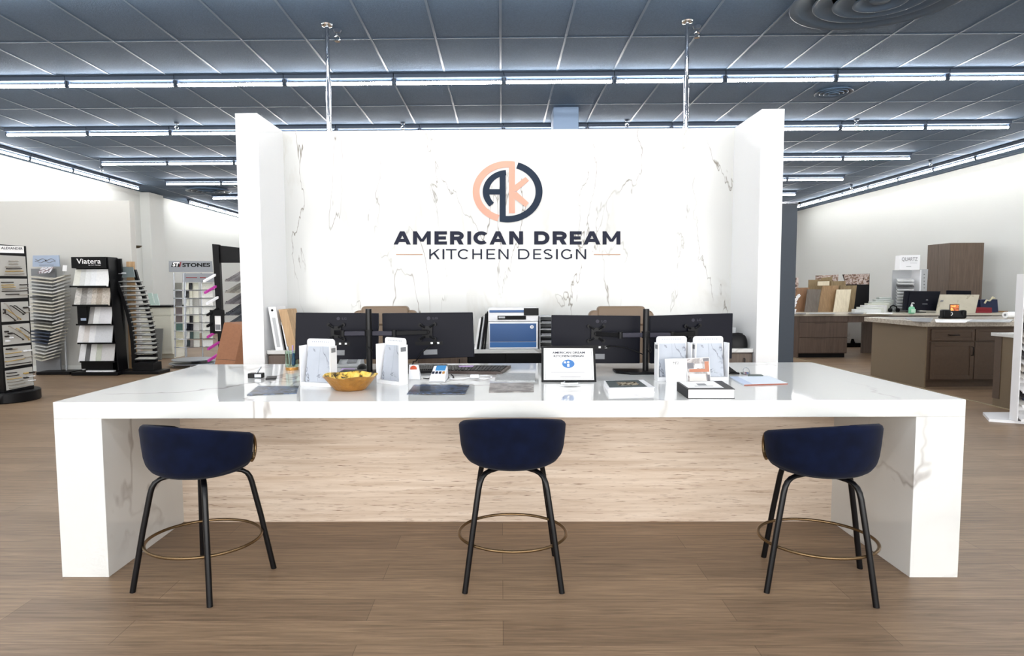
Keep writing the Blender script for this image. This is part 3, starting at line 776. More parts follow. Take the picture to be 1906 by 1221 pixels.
MB().slab(inset(q, .26, .74, .3, .72, .0012), (0, 0, .0003)).build('cover_photo', M['bookpic'], r)
r, q = book(((1281, 724), (1368, 724), (1343, 708.5), (1261, 710.5)), .05, 'thick book with a black and white cover, before the paired holders', M['black'])
MB().slab(inset(q, .03, .8, .12, .96), (0, 0, .0004)).build('cover_panel', M['paper'], r)
b = MB(); b.slab(inset(q, .33, .52, .42, .66, .0012), (0, 0, .0003)); b.slab(inset(q, .22, .62, .3, .34, .0012), (0, 0, .0003)); b.build('cover_mark', M['grey'], r)

# brochures lying flat
M['leafpic'] = picture('dark_brochure_photo', [(8, 9, 12), (22, 26, 34), (70, 92, 128), (16, 18, 24), (120, 130, 146)], 14, .3)
M['leafpic2'] = picture('grey_brochure_photo', [(78, 70, 66), (104, 98, 94), (158, 152, 148), (92, 86, 82)], 12, .3)
sheet('brochure', ((459.5, 735), (552, 731.5), (556, 718.5), (480, 718)), 'dark photo brochure lying left of the gold bowl', 'brochure', M['leafpic'], .004)
for k in range(3):
    dx = 13*(2-k)
    sheet('brochure', ((783-dx, 733-k*.5), (866-dx*.5, 733-k*.7), (874-dx*.6, 716.5), (797-dx, 715.6)), 'dark kitchen brochure before the card terminal, %s of the fanned three' % ('lowest', 'middle', 'topmost')[k], 'brochure', M['leafpic'], .003, CT+.0032*k, 'fanned brochures')
sheet('brochure', ((910, 729.5), (994, 728.5), (992, 712), (912, 713)), 'pale grey photo brochure lying left of the framed certificate', 'brochure', M['leafpic2'], .004)
M['foilpat'] = mat('silver_moire_folder', (150, 154, 156), .3, .3, noise=.2, nscale=60)
sheet('folder', ((921, 707.5), (996, 708), (996, 694.5), (925, 694)), 'silver grey patterned folder lying behind the pale brochure', 'folder', M['foilpat'], .006)

# card terminal, badge stand, cables
p = on(815, 712); t = thing('card_terminal', 'white card terminal with blue screen and keys on the counter', 'card terminal', p, world=False)
b = MB().hexa([(-.055, 0, 0), (.045, 0, 0), (.05, .16, 0), (-.045, .16, 0), (-.05, 0, .03), (.04, 0, .03), (.048, .15, .085), (-.04, .15, .085)]); b.build('body', M['white'], t, bevel=.008)
def term(a0, a1, b0, b1, lift): 
    def P(a, b): 
        x = (-.05+.1*b*.09)+(.09-.002*b)*a; return Vector((x, .15*b, .03+.055*b+lift))
    return [P(a0, b0), P(a1, b0), P(a1, b1), P(a0, b1)]
MB().slab(term(.24, .92, .55, .95, .002), (0, 0, -.003)).build('screen', M['screenblue'], t)
for k, m_ in enumerate(('ink', 'ink', 'ink', 'gold')):
    MB().slab(term(.06+.235*k, .23+.235*k, .3, .46, .003), (0, 0, -.003)).build('key', M[m_], t)
MB().box(-.045, .035, -.002, .004, .008, .011).build('card_slot', M['grey'], t)
p = on(769, 707); t = thing('badge_stand', 'small white stand with an orange round badge beside the card terminal', 'stand', p, world=False)
MB().hexa([(-.03, 0, 0), (.045, 0, 0), (.045, .06, 0), (-.03, .06, 0), (-.03, .03, .09), (.03, .03, .09), (.03, .04, .09), (-.03, .04, .09)]).build('wedge', M['white'], t, bevel=.006)
M['orange'] = mat('orange_red_badge', (206, 84, 46), .4)
MB().prism([(.0+.021*math.cos(2*PI*k/24), .0225-.002, .066+.02*math.sin(2*PI*k/24)) for k in range(24)], (0, .006, 0)).build('badge', M['orange'], t)
def cable(name, px, r, label, m, dz=0.):
    pts = [on(u, v)+Vector((0, 0, r+.001+(px3[0] if px3 else 0))) for (u, v, *px3) in px]
    # smooth through the points
    out = []
    for i in range(len(pts)-1):
        p0 = pts[max(0, i-1)]; p1 = pts[i]; p2 = pts[i+1]; p3 = pts[min(len(pts)-1, i+2)]
        for k in range(6):
            s_ = k/6; out.append(.5*((2*p1)+(p2-p0)*s_+(2*p0-5*p1+4*p2-p3)*s_*s_+(3*p1-p0-3*p2+p3)*s_**3))
    out.append(pts[-1])
    o = MB().tube(out, r, 8).build(name, m, None, origin=pts[0], smooth=60); return tag(o, label, 'cable')
cable('power_cable', [(788, 705), (797, 706), (801, 703)], .003, 'short black cable with plug left of the card terminal', M['black'])
cable('power_cable', [(836, 706), (855, 707), (880, 703), (905, 700), (915, 704), (900, 707), (885, 704)], .0035, 'white cable coiled right of the card terminal', M['white'])
cable('power_cable', [(833, 700), (838, 706), (845, 703), (840, 698)], .003, 'thin dark cable behind the card terminal', M['black'])
p = on(884, 706); o = MB().box(p.x-.03, p.x+.025, p.y-.012, p.y+.025, CT+.008, CT+.028).build('cable_adapter', M['white'], None, origin=p, bevel=.005); tag(o, 'white cable adapter block on the coiled white cable', 'adapter')

# keyboards, sticky notes, phone, mice
def keyboard(px, label, m, mk, rows=5, cols=16, t_=.018):
    q = [atZ(u, v, CT+t_) for u, v in px]; o = (q[0]+q[2])/2; o.z = CT
    r = thing('keyboard', label, 'keyboard', o)
    MB().slab(q, (0, 0, -t_+.0003)).build('tray', m, r)
    b = MB()
    for i in range(rows):
        for j in range(cols):
            b.slab(inset(q, .03+.94*j/cols, .03+.94*(j+.82)/cols, .1+.8*i/rows, .1+.8*(i+.78)/rows, .006), (0, 0, -.006))
    b.build('keys', mk, r)
    return q
M['keybrown'] = mat('brown_black_plastic', (58, 44, 38), .4)
keyboard(((830, 690.5), (934, 692.5), (951, 680), (832, 679.5)), 'brown black keyboard at the counter\'s staff edge behind the terminal', M['keybrown'], M['black'])
q = keyboard(((758, 691), (826, 689), (833, 677.5), (757, 678)), 'black keyboard under the second monitor, behind the badge stand', M['black'], M['black'])
M['lilac'] = mat('lilac_paper', (190, 160, 212), .6)
sheet('sticky_note', ((855, 682.8), (880, 682.4), (882, 680.3), (853, 680.5)), 'lilac sticky note strip stuck on the brown black keyboard', 'sticky note', M['lilac'], .0015, CT+.0245)
sheet('sticky_note', ((634, 689), (662, 690), (660, 686), (638, 685)), 'lilac note pad behind the gold bowl', 'sticky note', M['lilac'], .006)
p = on(644, 684); t = thing('desk_phone', 'grey desk phone with black handset behind the gold bowl', 'phone', (p.x, p.y, CT), world=False)
MB().hexa([(-.09, 0, 0), (.1, 0, 0), (.1, .16, 0), (-.09, .16, 0), (-.09, 0, .02), (.1, 0, .02), (.09, .16, .07), (-.08, .16, .07)]).build('body', M['lgrey'], t, bevel=.006)
MB().tube([(-.07, .0, .04), (-.065, .05, .062), (-.06, .11, .08), (-.055, .15, .09)], [.018, .012, .012, .02], 10).build('handset', M['black'], t, smooth=60)
MB().slab([(0, .02, .032), (.07, .02, .032), (.065, .1, .057), (0, .1, .057)], (0, 0, .003)).build('keypad', M['grey'], t)
def mouse(u, v, label):
    p = on(u, v); o = MB().grid(lambda a, b: Vector((p.x+.034*math.cos(2*PI*a)*math.cos(PI/2*b), p.y+.055*math.sin(2*PI*a)*math.cos(PI/2*b), CT+.001+.034*math.sin(PI/2*b))), 20, 7, wrapu=True).build('mouse', M['black'], None, origin=p, smooth=60); tag(o, label, 'mouse')
mouse(674, 686, 'black computer mouse left of the sideways sample holder')
p = on(1364, 697); t = thing('stapler', 'black stapler beside the paired sample holders', 'stapler', (p.x, p.y, CT), world=False)
MB().box(-.035, .045, 0, .03, 0, .012).build('base', M['black'], t, bevel=.003)
MB().hexa([(-.035, 0, .016), (.03, 0, .013), (.03, .03, .013), (-.035, .03, .016), (-.04, 0, .062), (-.02, 0, .05), (-.02, .03, .05), (-.04, .03, .062)]).build('arm', M['black'], t, bevel=.003)
p = on(1389, 697); t = thing('key_bunch', 'small bunch of keys on a ring right of the stapler', 'keys', (p.x, p.y, CT), world=False)
MB().tube([(.02*math.cos(2*PI*k/20), .0+.008*math.sin(2*PI*k/20), .024+.02*math.sin(2*PI*k/20)) for k in range(20)], .0025, 6, True).build('ring', M['steel'], t, smooth=60)
for k, m_ in enumerate(('steel', 'red', 'blue', 'steel')):
    a = -1+k*.7; MB().box(-.024+.013*k, -.013+.013*k, -.012+.004*k, .03, 0.001, .012).build('key', M[m_], t, bevel=.002)
M['dgreen'] = mat('dark_green_leather', (46, 62, 56), .5)
sheet('wallet', ((1392, 699), (1421, 699), (1417, 696.5), (1394, 696.5)), 'dark green slim wallet right of the keys', 'wallet', M['dgreen'], .012)
M['padpaper'] = mat('pale_blue_paper', (216, 226, 238), .6)
ob, q = sheet('notepad', ((1385, 715.5), (1466, 713), (1430, 699.5), (1358, 701)), 'pale blue notepad with an orange edge at the counter\'s right', 'notepad', [M['padpaper']], .008)
MB().slab([q[0]+Vector((0, -.001, -.001)), q[1]+Vector((0, -.001, -.001)), q[1]+Vector((0, -.001, -.0075)), q[0]+Vector((0, -.001, -.0075))], (0, -.0015, 0)).build('edge_strip', mat('rust_edge', (150, 84, 66), .6), ob)
MB().slab(inset(q, .0, .2, .0, 1, .0003), (0, 0, .0005)).build('blue_margin', mat('blue_margin', (186, 200, 224), .6), ob)

# pen cup with pens, card block, phone
p = on(539.5, 690); cupR = 12/1120*p.y; ch = .135
t = thing('pen_cup', 'green tinted glass pen cup with a gold foot, near the left wing', 'cup', (p.x, p.y+cupR, CT))
c = (p.x, p.y+cupR, 0)
MB().lathe([(0, CT+.022), (cupR, CT+.022), (cupR, CT+ch), (cupR-.003, CT+ch), (cupR-.003, CT+.026), (0, CT+.026)], 28, c).build('glass', M['glass'], t, smooth=40)
MB().lathe([(0, CT), (cupR*.97, CT), (cupR*.97, CT+.021), (0, CT+.021)], 28, c).build('foot', M['gold'], t, smooth=40)
for k, (dx, dy, ht, m_, r_, nm) in enumerate(((.018, -.006, .118, 'blue', .012, 'thick blue marker in the glass pen cup'), (-.022, .0, .165, 'steel', .005, 'silver pen leaning left in the glass pen cup'), (.004, .012, .172, 'lilac', .005, 'lilac pen at the back of the glass pen cup'), (.028, .01, .18, 'black', .006, 'black pen leaning right in the glass pen cup'))):
    pen((c[0]+dx*.6, c[1]+dy, CT+.028), (c[0]+dx*1.15, c[1]+dy, CT+ht), r_, nm, M[m_], M[m_], 'pens in the glass cup')
p = on(474, 704); t = thing('card_stand', 'small black card stand with an upright silver pen at the counter\'s left', 'stand', (p.x, p.y, CT), world=False)
MB().box(-.045, .045, 0, .05, 0, .03).build('block', M['black'], t, bevel=.003)
MB().cyl((.005, .025, .029), (.03, .03, .07), .005).build('silver_pen', M['steel'], t, smooth=40)
MB().box(.0, .042, -.002, .002, .006, .026).build('plate', M['steel'], t)
sheet('phone', ((494, 704.5), (513, 704), (515, 699.5), (498, 700)), 'black mobile phone lying right of the card stand', 'phone', M['black'], .008)

# ================================================================== MONITORS
def monitor(px, Y0, Y1, label, logo=True):
    """px = bottom-left, bottom-right, top-right, top-left; Y0 left depth, Y1 right depth (room depth)"""
    q = [atY(px[0][0], px[0][1], Y0), atY(px[1][0], px[1][1], Y1), atY(px[2][0], px[2][1], Y1), atY(px[3][0], px[3][1], Y0)]
    r = thing('monitor', label, 'monitor', (q[0]+q[1])/2, 'black monitors on the counter')
    nrm = (q[1]-q[0]).cross(q[3]-q[0]).normalized()   # towards the viewer is -nrm or +nrm
    if nrm.y > 0: nrm = -nrm
    MB().slab(q, -nrm*.03).build('back_shell', M['monitor'], r, bevel=.004)
    def P(a, b, l=0.): return q[0].lerp(q[1], a).lerp(q[3].lerp(q[2], a), b)+nrm*l
    MB().slab([P(.015, .03, -.0302), P(.985, .03, -.0302), P(.985, .98, -.0302), P(.015, .98, -.0302)], -nrm*.0015).build('screen', M['black'], r)
    ux = (q[1]-q[0]).normalized(); uz = (q[3]-q[0]).normalized()
    b = MB(); W = (q[1]-q[0]).length; H_ = (q[3]-q[0]).length
    lettering(b, 'LG', P(.56, .855, .0006), ux, uz, W*.055, H_*.05, .03)
    c = P(.515, .88); 
    b.prism([c+ux*(W*.02*math.cos(2*PI*k/20))+uz*(W*.02*math.sin(2*PI*k/20))+nrm*.0002 for k in range(20)], nrm*.0006)
    b.build('logo', M['arm'], r)
    MB().slab([P(.36, .3, .0006), P(.66, .3, .0006), P(.66, .38, .0006), P(.36, .38, .0006)], -nrm*.0012).build('port_recess', M['black'], r)
    MB().slab([P(.45, .09, .0006), P(.6, .09, .0006), P(.6, .2, .0006), P(.45, .2, .0006)], -nrm*.001).build('label_plate', M['grey'], r)
    for a in (.53, .6): MB().slab([P(a, .32, .001), P(a+.025, .32, .001), P(a+.025, .36, .001), P(a, .36, .001)], -nrm*.001).build('plug', M['white'], r)
    return q, nrm
mons = []
mons.append(monitor(((548.5, 669), (703, 669), (704.5, 583), (550.5, 582)), 4.09, 4.10, 'black monitor at the far left, by the wood sample'))
mons.append(monitor(((713, 671), (882.5, 664.5), (879.5, 581.5), (711, 583)), 4.10, 4.07, 'black monitor second from left, left of the blue printer'))
mons.append(monitor(((1026.5, 676.5), (1191, 676.5), (1192.5, 588), (1027, 586.5)), 4.10, 4.11, 'black monitor third from left, behind the framed certificate'))
mons.append(monitor(((1211, 677), (1362.5, 667.5), (1364.5, 583), (1210, 588)), 4.08, 4.16, 'black monitor at the far right, behind the paired holders'))
def mon_stand(u, vbase, pl_, pr_, label, arm_v):
    p = on(u, vbase); yp = 3.965; x = atY(u, 640, yp).x; zt = atY(u, 575, yp).z
    r = thing('monitor_stand', label, 'monitor stand', (x, yp, CT), 'twin monitor stands')
    MB().prism([(x-.2, yp-.02, CT+.0005), (x-.12, yp-.09, CT+.0005), (x+.12, yp-.09, CT+.0005), (x+.2, yp-.02, CT+.0005), (x+.2, yp+.1, CT+.0005), (x-.2, yp+.1, CT+.0005)], (0, 0, .016)).build('base', M['black'], r, bevel=.004)
    MB().cyl((x, yp, CT+.016), (x, yp, zt), .02, n=20).build('pole', M['black_metal'], r, smooth=40)
    za = atY(u, arm_v, yp).z
    MB().cyl((x, yp, za-.03), (x, yp, za+.012), .028, n=20).build('collar', M['black'], r, smooth=40)
    for (q, n), s, (ua, va) in ((pl_, -1, (0, 0)), (pr_, 1, (0, 0))):
        W_ = q[1]-q[0]; cc = (q[0]+q[1]+q[2]+q[3])/4
        zc = za-.012
        e = Vector((cc.x, cc.y, zc))+n*.004
        mid = Vector((x+s*.17, yp-.012, zc)); a0 = Vector((x+s*.022, yp, zc))
        def bar(p0, p1, w, h, nm, m):
            d = (p1-p0).normalized(); side = Vector((-d.y, d.x, 0)).normalized()*w/2; up = Vector((0, 0, h/2))
            MB().hexa([p0-side-up, p1-side-up, p1+side-up, p0+side-up, p0-side+up, p1-side+up, p1+side+up, p0+side+up]).build(nm, m, r, bevel=.003)
        bar(a0, mid, .022, .03, 'arm', M['arm'])
        MB().cyl(mid-Vector((0, 0, .022)), mid+Vector((0, 0, .022)), .017, n=16).build('joint', M['black'], r, smooth=40)
        e2 = e+n*.03
        bar(mid, e2, .02, .03, 'arm', M['black'])
        ux = W_.normalized(); pl2 = MB()
        c = e+n*.008
        pl2.slab([c-ux*.035-Vector((0, 0, .04)), c+ux*.035-Vector((0, 0, .04)), c+ux*.035+Vector((0, 0, .04)), c-ux*.035+Vector((0, 0, .04))], n*.004)
        for sx in (-1, 1):
            for sz in (-1, 1):
                k = c+ux*(sx*.05)+Vector((0, 0, sz*.05))
                pl2.tube([c+ux*(sx*.015)+Vector((0, 0, sz*.03))+n*.002, k+n*.002], .008, 6); pl2.cyl(k, k+n*.005, .013, n=14)
        pl2.cyl(e, e2, .014, n=12)
        pl2.build('mount_plate', M['black'], r, smooth=40)
    MB().tube([(x+.022, yp-.02, za-.09), (x+.03, yp-.024, za-.11), (x+.024, yp-.022, za-.13), (x+.0, yp-.024, za-.1)], .004, 6).build('cable_clip', M['black'], r, smooth=60)
mon_stand(687, 690, mons[0], mons[1], 'black twin monitor stand between the two left monitors', 617)
mon_stand(1202, 694, mons[2], mons[3], 'black twin monitor stand between the two right monitors', 620)
for k, (q, n) in enumerate(mons[1:3]):
    a = q[0].lerp(q[1], .6).lerp(q[3].lerp(q[2], .6), .34)+n*.006
    if k == 0: pts = [a, a+Vector((-.03, -.02, -.01)), a+Vector((-.1, -.03, -.06)), a+Vector((-.14, -.03, -.12)), Vector((a.x-.16, a.y-.02, CT+.07)), Vector((a.x-.18, a.y+.05, CT+.006))]
    else: pts = [a, a+Vector((.04, -.02, .012)), a+Vector((.14, -.04, .0)), a+Vector((.24, -.05, -.04)), Vector((a.x+.27, a.y-.05, CT+.1)), Vector((a.x+.27, a.y-.06, CT+.022))]
    o = MB().tube(pts, .004, 8).build('monitor_cable', M['black'], None, origin=a, smooth=60)
    tag(o, ('black cable hanging from the monitor left of the printer', 'black cable looping from the monitor behind the certificate')[k], 'cable')

# ================================================================== CHAIRS BEHIND THE COUNTER
def chair(u, label):
    Y = 4.98; x = atY(u, 575, Y).x; zt = atY(u, 570, Y+.12).z
    r = thing('office_chair', label, 'office chair', (x, Y, 0), 'tan office chairs behind the counter')
    def pad(w, h, z0, y0, lean, th, nm, rr=.04):
        b = MB()
        pts = []
        for cx, cz, a0 in ((w/2-rr, h-rr, 0), (-w/2+rr, h-rr, 90), (-w/2+rr, rr, 180), (w/2-rr, rr, 270)):
            for k in range(6): a = math.radians(a0+18*k); pts.append((cx+rr*math.cos(a), cz+rr*math.sin(a)))
        b.prism([(x+px, y0+lean*(pz), z0+pz) for px, pz in pts], (0, th, 0)); b.build(nm, M['tan'], r, bevel=.015, seg=3)
    zb = .56
    pad(.55, zt-.035-zb, zb, Y+.0, .16, .09, 'backrest', .05)
    pad(.4, .16, zt-.16, Y+.08, .16, .1, 'headrest', .03)
    MB().box(x-.3, x+.3, Y-.5, Y+.02, .44, .55).build('seat', M['tan'], r, bevel=.03, seg=3)
    for s in (-1, 1):
        MB().tube([(x+s*.3, Y-.02, .5), (x+s*.36, Y-.05, .52), (x+s*.37, Y-.06, .7), (x+s*.37, Y-.1, .72), (x+s*.37, Y-.38, .72)], .018, 10).build('armrest', M['black'], r, smooth=60)
    MB().cyl((x, Y-.24, .1), (x, Y-.24, .44), .03).build('gas_column', M['black_metal'], r, smooth=40)
    for k in range(5):
        a = 2*PI*k/5+.3; e = Vector((x+.36*math.cos(a), Y-.24+.32*math.sin(a), .075))
        leg = MB().tube([(x, Y-.24, .12), tuple(e)], [.028, .018], 8).build('leg', M['black'], r, smooth=60)
        MB().cyl(e+Vector((0, -.018, -.045)), e+Vector((0, .018, -.045)), .03, n=14).build('caster', M['black'], leg, smooth=40)
chair(711, 'tan leather office chair behind the left pair of monitors')
chair(1162, 'tan leather office chair behind the right pair of monitors')

# ================================================================== BACK CREDENZA
CZ = .893; CY0 = 5.69
xa = atY(871, 660, CY0+.03).x; xb = atY(1012, 660, CY0+.03).x
o = MB().box(WXA+.004, WXB-.004, CY0, WB-.002, CZ-.036, CZ).build('worktop', M['counter'], None, origin=(0, CY0, CZ), bevel=.003); tag(o, 'white stone worktop running along the sign wall behind the monitors', 'worktop')
def base_cab(x0, x1, label, m, n):
    r = thing('base_cabinet', label, 'cabinet', ((x0+x1)/2, CY0, 0))
    MB().box(x0, x1, CY0+.04, WB-.004, .09, CZ-.037).build('body', m, r)
    MB().box(x0, x1, CY0+.09, WB-.05, 0, .09).build('toe_kick', M['black'], r)
    w = (x1-x0)/n
    for k in range(n):
        d = MB().box(x0+w*k+.004, x0+w*(k+1)-.004, CY0+.018, CY0+.039, .1, CZ-.05).build('door', m, r, bevel=.002)
        MB().tube([(x0+w*(k+.88), CY0+.018, .68), (x0+w*(k+.88), CY0-.004, .68), (x0+w*(k+.88), CY0-.004, .8), (x0+w*(k+.88), CY0+.018, .8)], .005, 8).build('handle', M['black_metal'], d, smooth=60)
base_cab(WXA+.006, xa-.004, 'dark brown cabinet under the white worktop\'s left half', M['taupe'], 3)
base_cab(xb+.004, WXB-.006, 'dark brown cabinet under the white worktop\'s right half', M['taupe'], 3)
r = thing('drawer_unit', 'black drawer unit under the worktop below the printer', 'drawer unit', ((xa+xb)/2, CY0, 0))
MB().box(xa, xb, CY0+.04, WB-.004, 0, CZ-.037).build('body', M['black'], r)
for k in range(2):
    w = (xb-xa)/2
    MB().box(xa+w*k+.003, xa+w*(k+1)-.003, CY0+.02, CY0+.039, .3, CZ-.045).build('drawer', M['black'], r, bevel=.002)
# things on the credenza
def cz(u, v=648): return atY(u, v, CY0+.05).x
PYF = CY0+.04
def pv(u, v, Y=PYF): return atY(u, v, Y)
zt = pv(950, 574).z; x0, x1 = pv(910, 640).x, pv(1001.5, 640).x
r = thing('printer', 'white and blue office printer on the worktop against the sign wall', 'printer', ((x0+x1)/2, PYF, CZ))
z1 = pv(950, 599).z
MB().box(x0, x1, PYF, PYF+.4, CZ+.001, z1).build('body', M['white'], r, bevel=.008)
MB().box(x0-.006, x1+.003, PYF+.005, PYF+.4, z1+.003, zt).build('scanner', M['white'], r, bevel=.008)
def pslab(u0, v0, u1, v1, lift, m, nm, par=None):
    a = pv(u0, v1, PYF); b_ = pv(u1, v0, PYF)
    return MB().box(a.x, b_.x, PYF-lift, PYF+.012, a.z, b_.z).build(nm, m, par or r, bevel=.002)
pslab(912, 602, 998, 636, .006, M['blue'], 'door'); pslab(912, 636.5, 998, 646.3, .008, M['blue2'], 'paper_tray')
pslab(911, 577, 976, 582, .002, M['blue'], 'blue_band'); pslab(975, 573.5, 1002.5, 587, .008, M['black'], 'screen')
o_ = pslab(926, 587.5, 979, 595, .004, M['inkblack'], 'output_slot'); pslab(928, 589, 940, 592.5, .006, M['lgrey'], 'usb_port')
c = pv(990, 608.5, PYF-.007); R_ = .0165
lg = MB().prism([c+Vector((R_*1.1*math.cos(2*PI*k/28), 0, R_*math.sin(2*PI*k/28))) for k in range(28)], (0, .003, 0)).build('logo', M['white'], r)
b = MB(); lettering(b, 'hp', c+Vector((-.010, -.0008, -.009)), (1, 0, 0), (.25, 0, 1), .018, .018, .0); b.build('logo_letters', M['blue'], lg)
def leaner(name, u0, u1, v0, du, th_m, label, cat, depth=.26, dy=0.03, vb=648.5):
    """thin upright item resting on the credenza, its top shifted sideways by du pixels"""
    Y = CY0+dy
    a = atY(u0, vb, Y); b_ = atY(u1, vb, Y); h = atY(u0, v0, Y).z
    sx = du/1120*Y
    o = MB().hexa([(a.x, Y, CZ+.0005), (b_.x, Y, CZ+.0005), (b_.x, Y+depth, CZ+.0005), (a.x, Y+depth, CZ+.0005), (a.x+sx, Y, h), (b_.x+sx, Y, h), (b_.x+sx, Y+depth, h), (a.x+sx, Y+depth, h)]).build(name, th_m, None, origin=((a.x+b_.x)/2, Y, CZ)); tag(o, label, cat); return o, Y, a.x, b_.x, sx, h
o, Y, ax, bx, sx, h = leaner('binder', 513, 527, 571, -12, M['white'], 'white ring binder leaning on the left wing beside the wood samples', 'binder')
def lerpx(t): return sx*t
MB().hexa([(ax+.02+lerpx(.1), Y-.001, CZ+.03), (bx-.02+lerpx(.1), Y-.001, CZ+.03), (bx-.02+lerpx(.1), Y, CZ+.03), (ax+.02+lerpx(.1), Y, CZ+.03), (ax+.02+lerpx(.75), Y-.001, CZ+(h-CZ)*.75), (bx-.02+lerpx(.75), Y-.001, CZ+(h-CZ)*.75), (bx-.02+lerpx(.75), Y, CZ+(h-CZ)*.75), (ax+.02+lerpx(.75), Y, CZ+(h-CZ)*.75)]).build('spine_label', M['lgrey'], o)
MB().cyl((ax+.035+lerpx(.93), Y-.002, CZ+(h-CZ)*.92), (ax+.035+lerpx(.93), Y+.004, CZ+(h-CZ)*.92), .012, n=14).build('finger_ring', M['black'], o)
leaner('wood_sample', 537, 553, 576, -17, M['oak'], 'light oak wood sample leaning beside the white ring binder', 'wood sample')
leaner('wood_sample', 533.5, 535.5, 600, -9, M['white'], 'white board sample leaning between binder and oak sample', 'board sample', dy=.05)
leaner('wood_sample', 529.5, 532.5, 605, -7, M['inkblack'], 'black board sample leaning right of the white ring binder', 'board sample', dy=.07)
for k, (u0, du, m_, nm) in enumerate(((883, 9, 'paper', 'white folder leaning farthest left of the printer'), (887.3, 9, 'inkblack', 'black folder leaning between white folders, left of the printer'), (891.6, 8.6, 'lgrey', 'pale grey folder leaning left of the printer'), (896, 7.4, 'inkblack', 'black folder leaning second from the printer'), (900.5, 6.2, 'inkblack', 'black folder standing next to the printer'))):
    leaner('folder', u0, u0+(4 if k < 2 else 3), 594-3.3*k, du, M[m_], nm, 'folder', depth=.22, dy=.05)
x0, x1 = pv(1004.5, 640).x, pv(1062, 640).x; zt = pv(1015, 589).z
r = thing('letter_tray', 'grey stacked letter tray right of the printer', 'letter tray', ((x0+x1)/2, PYF, CZ))
MB().box(x0, x0+.006, PYF, PYF+.3, CZ, zt).box(x1-.006, x1, PYF, PYF+.3, CZ, zt).box(x0, x1, PYF+.294, PYF+.3, CZ, zt).build('casing', M['lgrey'], r)
for k in range(6):
    z = CZ+.002+(zt-CZ-.008)*k/5
    MB().box(x0+.006, x1-.006, PYF+.0, PYF+.294, z, z+.005).build('shelf', M['lgrey'], r)
    if k < 5: MB().box(x0+.02, x1-.02, PYF+.02, PYF+.28, z+.006, z+.012+.006*(k % 3)).build('papers', M['grey'], r)
# right end
x0 = pv(1340, 640).x
r = thing('file_box', 'silver file box stack behind the far right monitor', 'box', (pv(1360, 640).x, PYF, CZ))
a = pv(1352, 648); b_ = pv(1374, 588)
MB().box(pv(1343, 640).x, pv(1386, 640).x, PYF+.22, PYF+.44, CZ+.0005, pv(1370, 612).z).build('lower_box', M['lgrey'], r, bevel=.004)
MB().hexa([tuple(v_) for v_ in (Vector((pv(1348, 0).x, PYF+.22, pv(1370, 611).z)), Vector((pv(1391, 0).x, PYF+.22, pv(1370, 611).z)), Vector((pv(1391, 0).x, PYF+.44, pv(1370, 611).z)), Vector((pv(1348, 0).x, PYF+.44, pv(1370, 611).z)), Vector((pv(1348, 0).x, PYF+.22, pv(1370, 588).z)), Vector((pv(1388, 0).x, PYF+.22, pv(1370, 590).z)), Vector((pv(1388, 0).x, PYF+.44, pv(1370, 590).z)), Vector((pv(1348, 0).x, PYF+.44, pv(1370, 588).z)))]).build('upper_box', M['steel'], r, bevel=.004)
xm = (pv(1358, 640).x+pv(1397, 640).x)/2; hw = (pv(1397, 640).x-pv(1358, 640).x)/2; zt = pv(1380, 622).z
r = thing('handbag', 'black soft handbag at the worktop\'s right end, by the right wing', 'bag', (xm, PYF, CZ))
MB().grid(lambda a, b: Vector((xm+hw*math.copysign(abs(math.cos(2*PI*a))**.6, math.cos(2*PI*a))*(1-.35*b**2.2), PYF+.1+.08*math.copysign(abs(math.sin(2*PI*a))**.6, math.sin(2*PI*a))*(1-.5*b**2), CZ+.001+(zt-CZ)*(1-(1-b)**1.6)*(1-.12*math.cos(2*PI*a)**2*b))), 32, 9, wrapu=True).build('bag_body', M['black'], r, smooth=60)
MB().tube([(xm-.06, PYF+.1, zt-.03), (xm-.05, PYF+.08, zt-.004), (xm, PYF+.06, zt+.004), (xm+.05, PYF+.08, zt-.004), (xm+.06, PYF+.1, zt-.03)], .007, 8).build('handle', M['black'], r, smooth=60)


# ================================================================== LEFT BACKGROUND
# hardware display tower with boards of handles
tp = atZ(64, 722, .14)
th_ = math.radians(77); fd = Vector((math.cos(th_), math.sin(th_), 0)); fn = Vector((math.sin(th_), -math.cos(th_), 0))
FW = .40
ctr = tp-fd*FW/2-fn*.2
tw = thing('hardware_display_tower', 'black floor tower of cabinet handle boards at the far left edge', 'display stand', (ctr.x, ctr.y, 0))
ztop = atP(50, 458, tp, fn).z
tc_ = [tp, tp-fd*FW, tp-fd*FW-fn*.4, tp-fn*.4]
MB().prism([Vector((a.x, a.y, .14)) for a in tc_], (0, 0, ztop-.14)).build('post_box', M['black'], tw, bevel=.006)
MB().lathe([(0, 0), (.33, 0), (.34, .012), (.34, .128), (.33, .14), (0, .14)], 48, (ctr.x, ctr.y, 0), 1.08).build('round_base', M['black'], tw, smooth=40)
def tq(u, v, l=0.): return atP(u, v, tp, fn)+fn*l
M['boardgrey'] = mat('pale_grey_display_board', (176, 175, 170), .6)
M['bronze'] = mat('dark_bronze', (36, 31, 28), .35, .4)
M['nickel'] = mat('satin_nickel', (176, 170, 160), .3, .8)
M['champagne'] = mat('champagne_gold', (205, 175, 110), .3, .8)
HB = {'k': 'bronze', 's': 'nickel', 'g': 'champagne', 'w': 'white'}
def z3(x, y): return (x/7.63, 440+y/7.63)
def z4(x, y): return (x/7.63, 600+y/7.63)
